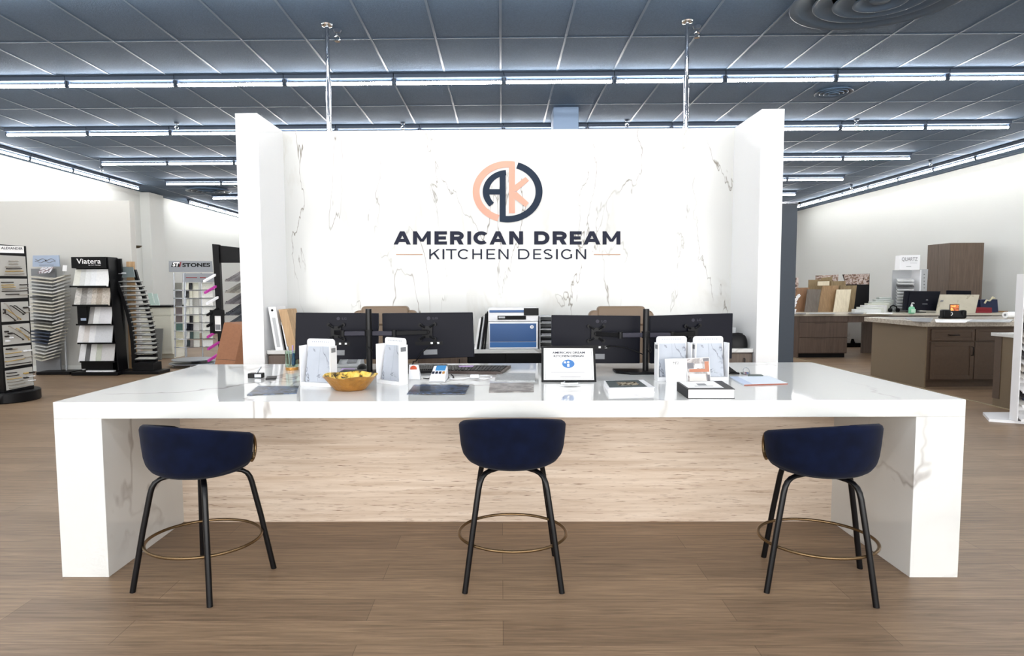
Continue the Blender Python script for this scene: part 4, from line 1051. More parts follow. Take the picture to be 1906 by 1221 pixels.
boards = [
 ((-60, 262), (355, 285), (375, 565), (-50, 560), z3, [(120, 352, 240, 348, 's'), (125, 392, 230, 388, 's'), (70, 434, 260, 432, 's'), (85, 460, 285, 458, 'k'), (75, 497, 305, 493, 'g'), (65, 538, 320, 534, 's')]),
 ((-50, 600), (380, 602), (392, 868), (-40, 885), z3, [(15, 654, 165, 652, 'k'), (20, 692, 170, 688, 'g'), (25, 722, 195, 718, 'g'), (30, 751, 210, 745, 's'), (25, 780, 255, 776, 'k'), (80, 825, 245, 820, 'k'), (275, 688, 375, 683, 'k'), (275, 732, 375, 727, 's'), (275, 775, 375, 770, 'k'), (250, 830, 380, 824, 's')]),
 ((8, 935), (395, 922), (412, 1195), (22, 1215), z3, [(55, 955, 240, 1175, 's'), (140, 985, 320, 1110, 'k'), (195, 985, 340, 1090, 'k'), (80, 1105, 200, 1195, 'k'), (75, 1040, 280, 1178, 'g'), (45, 1040, 47, 1090, 'k'), (330, 1012, 372, 1008, 'k'), (385, 1006, 408, 1004, 'w'), (330, 1080, 400, 1070, 's')]),
 ((25, 40), (415, 10), (432, 285), (45, 325), z4, [(115, 55, 400, 215, 's'), (225, 85, 400, 250, 'g'), (285, 75, 408, 155, 'k'), (170, 155, 315, 245, 'k'), (65, 132, 90, 130, 'k'), (112, 158, 150, 154, 'k'), (70, 200, 98, 197, 'k'), (135, 220, 155, 217, 'w'), (80, 268, 110, 263, 'w')]),
 ((45, 352), (432, 322), (455, 585), (68, 645), z4, [(85, 382, 140, 376, 'k'), (160, 375, 215, 370, 's'), (72, 447, 280, 418, 'g'), (75, 500, 305, 470, 'k'), (70, 558, 325, 515, 'g'), (80, 607, 420, 562, 'k'), (335, 408, 358, 404, 'w'), (400, 400, 425, 396, 'w'), (350, 495, 435, 478, 's')]),
 ((68, 690), (455, 628), (478, 890), (90, 968), z4, [(88, 722, 215, 710, 'k'), (92, 768, 245, 745, 'k'), (98, 810, 282, 782, 'g'), (102, 850, 310, 820, 's'), (120, 895, 345, 855, 's'), (130, 936, 430, 878, 's'), (335, 724, 375, 716, 'g'), (410, 714, 465, 706, 'k'), (335, 788, 375, 782, 'k'), (395, 768, 475, 758, 'w'), (400, 828, 480, 818, 'w')]),
]
for (a, b_, c_, d_, zf, hs) in boards:
    bd = MB().slab([tq(*zf(*p), .004) for p in (d_, c_, b_, a)], -fn*.003).build('board', M['boardgrey'], tw)
    for (xa_, ya_, xb_, yb_, k) in hs:
        p0, p1 = tq(*zf(xa_, ya_), .03), tq(*zf(xb_, yb_), .03); d = (p1-p0)
        m_ = MB().tube([p0-fn*.025, p0, p1, p1-fn*.025], .0065 if d.length > .06 else .011, 8)
        m_.build('pull', M[HB[k]], bd, smooth=60)
MB().slab([tq(*z3(*p), .006) for p in ((-230, 225), (338, 240), (332, 140), (-240, 118))], -fn*.004).build('header_plate', M['paper'], tw)
b = MB(); o0 = tq(*z3(-205, 186), .0068); o1 = tq(*z3(318, 200), .0068); up = tq(*z3(-205, 148), .0068)-o0
lettering(b, 'JEFFREY ALEXANDER', o0, (o1-o0).normalized(), up.normalized(), (o1-o0).length, up.length*1.2, .02)
b.build('header_lettering', M['ink'], tw)
tq5 = None

# zigzag rack of stone tiles
def px(u, v, Y): return atY(u, v, Y)
ZY = 10.3
rk = thing('sample_rack', 'narrow rack stepped with pale stone tiles, between tower and partition', 'display rack', (px(85, 693, ZY+.25).x, ZY+.25, 0))
zb0 = px(85, 500, 10.62).z
MB().box(px(63, 600, 10.6).x, px(108, 600, 10.6).x, 10.6, 10.63, .0, zb0).build('back_panel', M['grey'], rk)  # grey paints in the shadow seen in the gaps between tiles
MB().box(px(112, 600, 10.5).x, px(114, 600, 10.5).x, 10.575, 10.6, 0, px(112, 570, 10.5).z).build('post', M['lgrey'], rk)
MB().box(px(60, 600, ZY).x, px(122, 600, ZY).x, ZY+.02, 10.66, .0, .05).build('base', M['black'], rk, bevel=.004)
hd = MB().slab([px(60.5, 496.5, 10.55), px(111, 496, 10.55), px(109, 475, 10.55), px(61, 475.5, 10.55)], (0, .02, 0)).build('header_sign', M['wavy'], rk)
b = MB()
for (ox, oy) in ((65, 483), (65, 487.5)):
    pts = [px(ox+k*1.9, oy+1.6*math.sin(k*.75+oy), 10.545) for k in range(21)]; b.tube(pts, .005, 5)
b.slab([px(73, 494, 10.545), px(100, 494, 10.545), px(100, 493, 10.545), px(73, 493, 10.545)], (0, .003, 0))
b.build('header_marks', M['grey'], hd)
b = MB(); b.prism([px(85+.0, 486.5, 10.542), px(86.6, 484.4, 10.542), px(85.8, 483.3, 10.542), px(85, 484.2, 10.542), px(84.2, 483.3, 10.542), px(83.4, 484.4, 10.542)], (0, .003, 0)); b.build('heart_mark', M['ink'], hd)
p = px(78, 511, 10.42)
lt = MB().slab([px(70, 509, 10.4), px(92, 508, 10.4), px(100, 498, 10.5), px(76, 498.5, 10.5)], (0, .02, .015)).build('magazine', picture('magazine_cover', [(60, 52, 56), (130, 110, 110), (205, 205, 210), (90, 80, 84)], 14), None, origin=p); tag(lt, 'magazine lying on top of the stepped stone tile rack', 'magazine')
cd = MB().slab([px(116, 504.5, 10.45), px(124, 505, 10.45), px(125, 494, 10.45), px(117, 493.5, 10.45)], (0, .004, 0)).build('card', M['paper'], rk)
MB().tube([px(120, 505, 10.452), px(117, 512, 10.5)], .004, 6).build('card_clip', M['lgrey'], rk)
cols = [(198, 194, 182), (206, 204, 196), (190, 188, 176), (212, 212, 208), (184, 186, 184), (202, 198, 186)]
NT = 25
for i in range(NT):
    t_ = i/(NT-1); v = 517+152*t_
    sh = max(0, (t_-.5)/.5)
    uL = 55+7*sh; uM = 97-20*sh**1.6; uR = 120-20*sh**1.4
    c = cols[(i*5+i//3) % 6]
    if i in (16, 17, 18, 19): cl = (48, 58, 78)
    else: cl = c
    dk = i in (6, 13)
    for side, (a, b_) in enumerate(((uL, uM), (uM+.5, uR))):
        va, vb = ((v-3, v+1.5) if side == 0 else (v+1.5, v-5))
        f0, f1 = px(a, va, ZY+.12*(side == 0)), px(b_, vb, ZY+(.0 if side == 0 else .12))
        q_ = [f0, f1, f1+Vector((.0, .15, .012)), f0+Vector((.0, .15, .012))]
        if side == 0: q_[1].y = ZY
        o = MB().slab(q_, (0, 0, -.022)).build('stone_tile', stone(((90, 90, 88) if dk and side == 0 else cl) if side == 0 else c), None, origin=(f0+f1)/2)
        tag(o, '%s stone tile, %s step from the top, %s side of the stepped rack' % ('dark' if (dk or cl != c) and side == 0 else 'pale', ORDS[i], ('left', 'right')[side]), 'stone tile', 'tiles on the stepped stone rack')

# black tower of upright slabs with a lettered header
VY = 10.25
r = thing('slab_tower', 'black slab sample tower with a white lettered header against the partition', 'display rack', (px(175, 693, VY).x, VY+.2, 0))
a0 = px(133, 500, VY); a1 = px(198, 499, VY); zt = px(165, 478, VY).z
MB().box(a0.x, a1.x, VY, VY+.3, px(165, 499, VY).z, zt).build('header_box', M['black'], r, bevel=.004)
b = MB(); o0 = px(142.5, 491, VY-.002); lettering(b, 'Viatera', o0, (1, 0, 0), (0, 0, 1), px(188, 491, VY).x-o0.x, px(142, 481.5, VY).z-o0.z, .012)
o0 = px(165, 495, VY-.002); lettering(b, 'by LX Hausys', o0, (1, 0, 0), (0, 0, 1), px(188, 495, VY).x-o0.x, px(142, 492.5, VY).z-o0.z)
b.build('header_lettering', M['paper'], r)
x_r = px(206, 600, VY).x
MB().box(px(150, 600, VY+.3).x, x_r+.06, VY+.26, VY+.3, .08, zt-.02).build('back_panel', M['black'], r)
MB().prism([(a1.x-.02, VY+.0, zt-.02), (a1.x-.02, VY+.3, zt-.02), (x_r+.03, VY+.3, .08), (x_r+.03, VY-.0, .08)][:0] or [(a1.x+.005, VY+.02, zt-.01), (a1.x+.005, VY+.28, zt-.01), (a1.x+.10, VY+.28, .08), (a1.x+.10, VY+.02, .08)], (.02, 0, 0)).build('side_panel', M['black'], r)
MB().box(px(136, 690, VY).x, px(222, 690, VY).x, VY-.05, VY+.45, .005, .06).build('base', M['black'], r, bevel=.004)
MB().box(px(153, 690, VY).x, px(205, 690, VY).x, VY+.08, VY+.28, .06, px(170, 673, VY).z).build('plinth', M['black'], r)
MB().box(px(160, 684, VY).x, px(211, 684, VY).x, VY, VY+.06, .061, .085).build('white_tile', M['white'], r)
vs_ = [533.5, 568.5, 604, 638.8, 673]
xl_ = [137, 140, 145, 146, 148.5]; xr_ = [205, 207, 210, 212, 214]
for k in range(5):
    z = px(170, vs_[k], VY).z
    sh_ = MB().box(px(xl_[k], 600, VY).x, px(xr_[k], 600, VY).x, VY-.05, VY+.26, z-.012, z).build('shelf', M['black'], r)
    MB().box(px(xl_[k], 600, VY).x, px(xr_[k], 600, VY).x, VY-.055, VY-.05, z-.012, z+.016).build('lip', M['black'], sh_)
zz = lambda x: x/3.817
rows = [([525, 570, 608, 648, 688, 778], [(205, 204, 194), (196, 198, 196), (216, 218, 218), (222, 224, 226), (226, 226, 226)]),
        ([532, 577, 620, 655, 690, 730, 788], [(196, 192, 186), (138, 134, 130), (176, 172, 168), (186, 176, 164), (158, 146, 132), (178, 168, 156)]),
        ([632, 668, 710, 798], [(160, 158, 156), (222, 222, 222), (206, 205, 208)]),
        ([555, 597, 637, 682, 803], [(222, 220, 220), (206, 200, 196), (226, 226, 228), (200, 202, 206)]),
        ([565, 610, 645, 688, 727, 818], [(214, 214, 216), (86, 86, 88), (220, 220, 218), (186, 190, 176), (196, 194, 194)])]
nm5 = ('top', 'second', 'third', 'fourth', 'bottom')
for k, (xs, cs) in enumerate(rows):
    z = px(170, vs_[k], VY).z; zt_ = px(170, vs_[k]-32.5, VY).z
    for j in range(len(cs)):
        xa_, xb_ = px(zz(xs[j]), vs_[k], VY).x, px(zz(xs[j+1]), vs_[k], VY).x-.004
        yo = .006*j
        o = MB().hexa([(xa_, VY-.03-yo*.3, z+.001), (xb_, VY-.03-yo*.3, z+.001), (xb_, VY-.015-yo*.3, z+.001), (xa_, VY-.015-yo*.3, z+.001), (xa_-.03, VY+.1-yo, zt_), (xb_-.03, VY+.1-yo, zt_), (xb_-.03, VY+.115-yo, zt_), (xa_-.03, VY+.115-yo, zt_)]).build('stone_slab', stone(cs[j], .22 if k == 1 else .05), None, origin=((xa_+xb_)/2, VY, z))
        tag(o, '%s slab on the black slab tower\'s %s shelf, %s from the left' % ('dark grey' if sum(cs[j]) < 300 else 'mottled' if k == 1 else 'pale', nm5[k], ORDS[j+(1 if k == 2 else 0)]), 'stone slab', 'slabs on the black tower')
z = px(170, vs_[2], VY).z
cdm = MB().box(px(147, 600, VY).x, px(164.5, 600, VY).x, VY-.03, VY+.0, z+.001, px(150, 570, VY).z).build('info_card', M['inkblack'], None, origin=(px(155, 600, VY).x, VY, z)); tag(cdm, 'black information card on the third shelf of the black slab tower', 'card')
MB().box(px(153, 600, VY).x, px(163, 600, VY).x, VY-.032, VY-.0305, z+.07, z+.11).build('print_block', M['wavy'], cdm)

# curved black rack of small tiles
CY = 10.45
def z6(x, y): return (190+x/5.55, 480+y/5.55)
r = thing('curved_rack', 'black curved rack with many wire shelves of small tiles, beside the slab tower', 'display rack', (px(255, 692, CY).x, CY+.15, 0))
cl_ = [(80, 88), (130, 240), (190, 400), (240, 560), (272, 700), (292, 860), (302, 1000), (306, 1135)]
cr_ = [(318, 120), (350, 230), (405, 350), (445, 500), (482, 640), (510, 780), (530, 920), (540, 1110)]
def band(cv, w, Y, nm):
    P_ = [px(*z6(x, y), Y) for x, y in cv]; R_ = [px(*z6(x+w, y), Y) for x, y in reversed(cv)]
    b = MB()
    n_ = len(cv)
    for k in range(n_-1):
        b.slab([P_[k+1], R_[n_-2-k], R_[n_-1-k], P_[k]], (0, .05, 0))
    b.build(nm, M['black'], r)
band(cl_, 36, CY, 'side_panel'); band([(x-10, y) for x, y in cr_], 34, CY+.22, 'side_panel')
def interp(cv, y):
    for (xa_, ya_), (xb_, yb_) in zip(cv, cv[1:]):
        if y <= yb_: return xa_+(xb_-xa_)*(y-ya_)/(yb_-ya_)
    return cv[-1][0]
MB().slab([px(*z6(310, 1110), CY+.26), px(*z6(540, 1110), CY+.26), px(*z6(540, 1000), CY+.26), px(*z6(300, 1000), CY+.26)], (0, .02, 0)).build('back_panel', M['black'], r)
g0 = px(*z6(118, 1150), CY)
MB().box(px(208, 690, CY).x, px(302, 690, CY).x, CY-.12, CY+.25, .004, .055).build('base', M['black'], r, bevel=.004)
MB().box(px(*z6(318, 1100), CY).x, px(*z6(535, 1100), CY).x, CY-.02, CY+.24, .055, px(*z6(400, 1085), CY).z).build('plinth', M['black'], r)
hd = MB().slab([px(*z6(138, 205), CY+.06), px(*z6(340, 200), CY+.06), px(*z6(318, 96), CY+.14), px(*z6(78, 86), CY+.14)], (0, .015, 0)).build('header_sign', mat('grey_green_sign', (96, 106, 106), .3), r)
MB().slab([px(*z6(160, 165), CY+.06), px(*z6(250, 165), CY+.06), px(*z6(248, 150), CY+.08), px(*z6(155, 148), CY+.08)], (0, -.004, 0)).build('sign_mark', M['lgrey'], hd)
ys = [250, 300, 345, 390, 440, 485, 530, 573, 617, 667, 712, 757, 803, 853, 895, 938, 990, 1050]
tcol = [(150, 152, 152), (205, 206, 206), (178, 180, 178), (214, 214, 210), (120, 122, 122), (196, 196, 190)]
for i, y in enumerate(ys):
    xa_ = interp(cl_, y)+32; xb_ = interp(cr_, y)+2
    f0, f1 = px(*z6(xa_, y), CY-.01), px(*z6(xb_+10, y+2), CY-.01)
    MB().tube([f0+Vector((0, .13, .01)), f0, f1, f1+Vector((0, .13, .01))], .006, 6).build('wire_shelf', M['black_metal'], r, smooth=60)
    w = (xb_-xa_-8)/2
    for j in range(2):
        e0, e1 = px(*z6(xa_+3+w*j, y-2), CY), px(*z6(xa_+w*(j+1), y-2), CY)
        z_ = .008
        q_ = [e0+Vector((0, 0, z_)), e1+Vector((0, 0, z_)), e1+Vector((0, .13, .022+z_)), e0+Vector((0, .13, .022+z_))]
        o = MB().slab(q_, (0, 0, -.02)).build('small_tile', stone(tcol[(i*3+j*2) % 6]), None, origin=(e0+e1)/2)
        tag(o, 'small stone tile on the curved rack\'s %s wire shelf from the top, %s half' % (ORDS[i], ('left', 'right')[j]), 'stone tile', 'small tiles on the curved rack')

# floor lamp, oak board, white cabinet, samples, leaning board
LY = 13.6
xp = px(246, 500, LY).x
r = thing('floor_lamp', 'thin torchiere floor lamp with a dark bowl, before the pilaster', 'floor lamp', (xp, LY, 0))
zt = px(246, 459, LY).z
MB().cyl((xp, LY, .02), (xp, LY, zt), .02).build('pole', M['oakmid'], r, smooth=40)
MB().lathe([(0, 0), (.14, 0), (.14, .02), (0, .025)], 24, (xp, LY, 0)).build('base', M['brass'], r, smooth=40)
xs_ = px(254, 460, LY).x
MB().lathe([(0, -.06), (.05, -.055), (.1, -.02), (.115, .0), (.1, .0), (.04, -.035), (0, -.04)], 24, (xs_, LY, zt+.02)).build('lamp_shade', mat('olive_bronze_shade', (92, 84, 66), .4, .4), r, smooth=50)
MB().tube([(xp, LY, zt), (xs_, LY, zt-.035)], .01, 8).build('bracket', M['brass'], r)
o = MB().slab([Vector((px(236, 600, 10.72).x, 10.72, 0)), Vector((px(251, 600, 10.72).x, 10.72, 0)), px(250, 487, 10.8), px(235, 487, 10.8)], (0, .02, 0)).build('wood_board', M['oak'], None, origin=(px(242, 600, 10.72).x, 10.72, 0)); tag(o, 'tall light oak board standing behind the curved rack', 'wood sample')
WYF = 12.75
r = thing('white_cabinet', 'white cabinet with a black worktop between the curved rack and silver rack', 'cabinet', (px(300, 668, WYF).x, WYF, 0))
x0, x1 = px(262, 600, WYF).x, px(318.5, 600, WYF).x; zt = px(300, 568.5, WYF).z
M['cabwhite'] = mat('cream_white_cabinet', (222, 222, 210), .5)
MB().box(x0-.04, x1+.03, WYF-.03, WYF+.62, zt-.04, zt).build('worktop', M['black'], r, bevel=.003)
MB().box(x0, x1, WYF+.02, WYF+.6, .09, zt-.041).build('body', M['cabwhite'], r)
MB().box(x0, x1, WYF+.07, WYF+.55, 0, .09).build('toe_kick', M['cabwhite'], r)
zd = px(300, 587.5, WYF).z
MB().box(x0+.005, x1-.005, WYF, WYF+.02, zd+.006, zt-.05).build('drawer', M['cabwhite'], r, bevel=.003)
MB().box(x0+.005, x1-.005, WYF, WYF+.02, .1, zd-.003).build('door', M['cabwhite'], r, bevel=.003)
for k in range(2):
    u0 = 276+9.5*k
    o = MB().slab([px(u0+4, 569, WYF+.12), px(u0+12, 569, WYF+.12), px(u0+6.5, 545.5+k, WYF+.2), px(u0-1, 546+k, WYF+.2)], (0, .02, 0)).build('glass_sample', mat('pale_mint_tile_%d' % k, ((182, 204, 196), (188, 208, 202))[k], .2), None, origin=px(u0+8, 569, WYF+.12)); tag(o, 'pale mint tile leaning on the white cabinet\'s black top, %s one' % ('left', 'right')[k], 'tile sample')
o = MB().slab([px(283, 671, 12.45), px(300, 672, 12.45), px(303, 611.5, 12.6), px(285, 611.5, 12.6)], (0, .02, 0)).build('grey_panel', mat('grey_leaning_panel', (112, 114, 112), .5), None, origin=px(292, 671, 12.45)); tag(o, 'grey panel leaning against the white cabinet\'s front', 'panel')

# silver revolving rack
SYY = 11.3
r = thing('silver_rack', 'silver revolving tile rack with a lettered grey header', 'display rack', (px(358, 678, SYY).x, SYY+.2, 0))
hd = MB().slab([px(314.5, 506, SYY), px(396, 506, SYY), px(394, 486, SYY), px(314, 485.5, SYY)], (0, .02, 0)).build('header_sign', M['sigil'], r)
b = MB(); o0 = px(339.5, 497, SYY-.003); lettering(b, 'STONES', o0, (1, 0, 0), (0, 0, 1), px(391.5, 497, SYY).x-o0.x, px(340, 489.7, SYY).z-o0.z, .035); b.build('header_lettering', M['inkblack'], hd)
b = MB().slab([px(318.5, 496.8, SYY-.002), px(334, 496.8, SYY-.002), px(336, 492, SYY-.002), px(321, 488.5, SYY-.002)], (0, .001, 0)); b.build('logo_shadow', M['inkblack'], hd)
b = MB(); o0 = px(321, 496, SYY-.006); lettering(b, 'ST', o0, (1, 0, 0), (.18, 0, 1), px(333, 497, SYY).x-o0.x, px(321, 488, SYY).z-o0.z, .045); b.build('logo_letters', M['paper'], hd)
b = MB().slab([px(333.5, 497, SYY-.005), px(335.5, 497, SYY-.005), px(337.5, 487.5, SYY-.005), px(335.5, 487.5, SYY-.005)], (0, .001, 0)); b.build('logo_bar', M['red'], hd)
h2 = MB().slab([px(340, 525, SYY), px(398, 525, SYY), px(398, 509, SYY), px(340, 509, SYY)], (0, .02, 0)).build('lower_header', M['sigil'], r)
b = MB().slab([px(346, 517.4, SYY-.003), px(367, 517.4, SYY-.003), px(367, 516, SYY-.003), px(346, 516, SYY-.003)], (0, .001, 0)).slab([px(372, 517.8, SYY-.003), px(383, 517.8, SYY-.003), px(383, 516, SYY-.003), px(372, 516, SYY-.003)], (0, .001, 0)); b.build('lower_header_print', M['red'], h2)
for (u, yo) in ((322, 0), (340.5, 0), (343, .02), (373, .25)):
    MB().cyl(px(u+1.5, 508, SYY+yo), px(u+4.5, 664, SYY+yo), .012, n=8).build('post', M['steel'], r, smooth=40)
cx, cy = px(362, 672, SYY+.15).x, SYY+.2
MB().lathe([(0, .05), (.44, .05), (.45, .062), (.44, .075), (0, .08)], 40, (cx, cy, 0), 1.05).build('base_disc', M['steel'], r, smooth=40)
MB().lathe([(0, .12), (.36, .12), (.37, .135), (0, .14)], 40, (cx-.04, cy, 0), 1.05).build('turntable', M['sigil'], r, smooth=40)
MB().cyl((cx, cy, .075), (cx, cy, .13), .08).build('hub', M['black'], r, smooth=40)
for a in (-2.4, -1.3, -.4, .8, 2.0):
    MB().cyl((cx+.4*math.cos(a)-.015, cy+.38*math.sin(a), .027), (cx+.4*math.cos(a)+.015, cy+.38*math.sin(a), .027), .027, n=14).build('caster', M['lgrey'], r, smooth=40)
lv = [540, 555.2, 570.2, 586, 601, 616, 631, 646.5]
Lc = [(112, 112, 104), (84, 84, 84), (100, 98, 98), (112, 104, 104), (108, 100, 100), (84, 112, 104), (200, 198, 176), (202, 198, 172)]
Mc = [[(206, 206, 192), (20, 20, 24), (206, 206, 190), (210, 210, 200)], [(28, 28, 30), (204, 202, 184), (206, 204, 190), (214, 214, 208)], [(206, 206, 196), (196, 198, 194), (150, 150, 144), (214, 214, 210)], [(204, 204, 192), (206, 206, 196), (210, 212, 206), (214, 214, 210)],
      [(206, 206, 196), (24, 24, 28), (204, 204, 190), (212, 212, 206)], [(18, 20, 28), (18, 20, 28), (200, 200, 198), (210, 212, 206)], [(206, 206, 200), (60, 76, 76), (170, 180, 170), (196, 200, 190)], [(50, 60, 62), (130, 126, 124), (206, 206, 200), (214, 214, 212)]]
nm8 = ('top', 'second', 'third', 'fourth', 'fifth', 'sixth', 'seventh', 'bottom')
for k, v in enumerate(lv):
    MB().tube([px(322.5+k*.3, v, SYY-.02), px(343+k*.3, v+.6, SYY-.02), px(371+k*.3, v+(-1.2 if k > 2 else 0), SYY+.2), px(400, v-.6, SYY-.05)], .009, 6).build('shelf_rod', M['steel'], r, smooth=60)
    sl = [(326+k*.3, 338+k*.3, 0, Lc[k]), (345+k*.3, 351+k*.3, .0, Mc[k][0]), (351.5+k*.3, 357.5+k*.3, .03, Mc[k][1]), (358+k*.3, 369+k*.3, .07, Mc[k][2]), (375.5+k*.3, 396, .1, Mc[k][3])]
    for j, (ua, ub, yo, c) in enumerate(sl):
        q_ = [px(ua, v-.9, SYY+yo), px(ub, v-.9, SYY+yo), px(ub, v-13.6, SYY+yo+.05), px(ua, v-13.6, SYY+yo+.05)]
        o = MB().slab(q_, (0, .012, 0)).build('rack_tile', stone(c), None, origin=(q_[0]+q_[1])/2)
        tag(o, '%s tile on the silver rack\'s %s level, %s from the left' % ('black' if sum(c) < 130 else 'grey' if sum(c) < 400 else 'cream', nm8[k], ORDS[j]), 'stone tile', 'tiles on the silver rack')

# black rack of tilted planks, brochure box, cardboard box
BY = 9.6
r = thing('plank_rack', 'tall black rack holding tilted dark planks, half hidden by the left wing', 'display rack', (px(425, 690, BY).x, BY+.2, 0))
MB().slab([px(405+4.5, 700, BY), px(417.5, 700, BY), px(406.5, 455, BY), px(394.5, 454, BY)], (0, .08, 0)).build('post', M['black'], r, bevel=.004)
MB().slab([px(407, 489, BY+.04), px(476, 489, BY+.04), px(474, 464, BY+.04), px(406, 456.5, BY+.04)], (0, .03, 0)).build('header_panel', M['black'], r)
MB().slab([px(482, 700, BY+.4), px(490, 700, BY+.4), px(482, 458, BY+.4), px(474, 458, BY+.4)], (0, .08, 0)).build('post', M['black'], r)
MB().box(px(404, 690, BY).x, px(492, 690, BY).x, BY-.05, BY+.6, 0, .04).build('base', M['black'], r)
pk_ = [(520, 'white', 378), (541.5, 'magenta', 379.5), (562, 'white', 383), (583, 'inkblack', 384), (604, 'inkblack', 384), (624, 'magenta', 384.5), (646.5, 'magenta', 385.5), (668, 'magenta', 386)]
pcol = [(92, 88, 88), (110, 106, 98), (70, 66, 68), (40, 42, 48), (36, 40, 46), (42, 44, 48), (46, 46, 48), (44, 44, 46)]
for k, (v, edge, u) in enumerate(pk_):
    z0_ = px(409, v+1.5, BY-.1).z+.012; xa_ = px(409, v, BY-.1).x+.02
    MB().tube([(xa_+.03, BY+.01, z0_), (xa_+.72, BY+.01, z0_)], .012, 6).build('support_bar', M['black_metal'], r)
    MB().tube([(xa_+.05, BY+.01, z0_), (xa_+.18, BY+.29, z0_+.14)], .01, 6).build('support_arm', M['black_metal'], r)
    names = [(u, 404, 'left end')]+[(418.5+j*9, 426.5+j*9, ('first', 'second', 'third', 'fourth')[j]) for j in range(4)]
    for j, (ua, ub, wh) in enumerate(names):
        yj = BY-.1+.0*j
        f0, f1 = px(ua, v+1.5, yj), px(ub, v+1.5, yj)
        dv = Vector((.13, .28, .15))
        q_ = [f0, f1, f1+dv, f0+dv]
        if j == 0: dv = Vector((.13, .1, .10)); q_ = [f0, f0+Vector((.03, 0, 0)), f0+Vector((.03, 0, 0))+dv, f0+dv]
        cc_ = M[edge] if j == 0 else stone(tuple(min(255, x+(j*17+k*11) % 40) for x in pcol[k]), .15)
        o = MB().slab(q_, (0, 0, -.034 if j == 0 else -.022)).build('plank_sample', cc_, None, origin=(f0+f1)/2)
        if j == 0: tag(o, '%s edged plank end jutting left of the black rack, %s from the top' % ({'white': 'white', 'magenta': 'magenta', 'inkblack': 'black'}[edge], ORDS[k]), 'plank sample', 'plank ends on the black rack')
        else: tag(o, 'dark plank on the black plank rack, tier %s from the top, %s from the left' % (ORDS[k], wh), 'plank sample', 'planks on the black rack')
BX = 9.545
r = thing('brochure_box', 'black brochure box with white leaflets hung on the plank rack post', 'brochure holder', px(402, 620, BX))
b = MB()
for (a, b_, c_, d_) in ((390, 415, 577, 588), (390, 399, 588, 621), (411, 415, 588, 621), (398, 412, 616, 621)):
    b.slab([px(a+1, d_, BX), px(b_+1, d_, BX), px(b_, c_, BX), px(a, c_, BX)], (0, .05, 0))
b.build('box', M['black'], r)
MB().slab([px(400, 616, BX+.01), px(411.5, 616, BX+.01), px(410.5, 588, BX+.01), px(399.5, 588, BX+.01)], (0, .03, 0)).build('leaflets', M['paper'], r)
MB().slab([px(401, 614, BX+.008), px(410.5, 614, BX+.008), px(410, 604, BX+.008), px(400.5, 604, BX+.008)], (0, .001, 0)).build('leaflet_print', M['grey'], r)
KY = 8.7
def kp(u, v, dy=0): return px(u, v, KY+dy)
q_ = [kp(388, 716), kp(427, 720), kp(452, 604.5, .25), kp(417, 600, .25)]
r = thing('cardboard_box', 'tall flat cardboard box leaning on the plank rack beside the left wing', 'box', ((q_[0]+q_[1])/2)); 
dz0 = q_[0].z; q_[0].z = 0; q_[1].z = 0
MB().slab(q_, (.16, .22, .0)).build('box_body', M['cardboard'], r, bevel=.004)
e = q_[0].lerp(q_[3], .45); f = q_[1].lerp(q_[2], .45)
MB().slab([e+Vector((0, -.002, 0)), f+Vector((0, -.002, 0)), f+Vector((0, -.002, .004)), e+Vector((0, -.002, .004))], (0, .001, 0)).build('crease', M['keybrown'], r)

# ================================================================== RIGHT BACKGROUND
# slate tall panel behind the right wing
PYN = 8.2
a = px(1487, 400, PYN); zt = px(1487, 373, PYN).z
x1 = px(1480.5, 540, PYN).x
r = thing('display_stand', 'tall slate grey display panel standing right behind the right wing', 'display stand', (x1-.2, PYN, 0))
MB().box(x1-.42, x1, PYN, PYN+.6, 0, zt-.03).build('panel', M['darkpanel'], r, bevel=.006)
MB().box(x1-.44, x1+.03, PYN-.02, PYN+.0, zt-.05, zt-.02).box(x1-.01, x1+.03, PYN-.02, PYN+1.2, zt-.05, zt-.02).build('rail', M['chrome'], r, bevel=.004)

# far desk with drawers
DY = 12.43; DZ = .91
X0 = px(1474, 660, DY).x; XE = 10.75
o = MB().box(X0-.03, XE, DY-.03, 13.95, DZ-.045, DZ).build('worktop', mat('cream_worktop', (196, 190, 176), .35), None, origin=(X0, DY, DZ), bevel=.004); tag(o, 'long cream worktop of the far right desk', 'worktop')
xd = px(1577, 640, DY).x
r = thing('drawer_cabinet', 'brown three drawer cabinet under the far desk\'s left end', 'cabinet', ((X0+xd)/2, DY, 0))
MB().box(X0, xd, DY+.02, 13.6, .09, DZ-.046).build('body', M['brown'], r)
MB().box(X0+.14, xd-.02, DY+.06, 13.5, 0, .09).build('toe_kick', M['black'], r)
MB().box(X0, X0+.13, DY-.0, DY+.5, 0, DZ-.047).build('end_panel', M['brown'], r)
for (v0, v1) in ((587.5, 599.5), (600.5, 628), (629, 656.5)):
    d = MB().box(X0+.135, xd-.004, DY, DY+.02, px(1530, v1, DY).z, min(DZ-.05, px(1530, v0, DY).z)).build('drawer', M['brown'], r, bevel=.002)
    zz_ = px(1530, v0, DY).z-.012; xm = (X0+xd)/2
    MB().box(xm-.12, xm+.12, DY-.004, DY, zz_-.012, zz_).build('finger_pull', M['keybrown'], d)
xa_ = px(1604, 640, 13.3).x
o = MB().box(xd+.002, px(1640, 600, DY).x, DY+.0, DY+.04, px(1600, 600, DY).z, DZ-.047).build('apron', M['brown'], None, origin=(xd, DY, .8)); tag(o, 'brown desk apron bridging the knee space of the far desk', 'desk apron')
o = MB().box(xa_, XE, 13.3, 13.34, 0, DZ-.047).build('desk_back_panel', M['brown'], None, origin=(xa_, 13.3, 0)); tag(o, 'dark brown back panel right of the far desk\'s knee space', 'desk panel')
WPY = 14.6
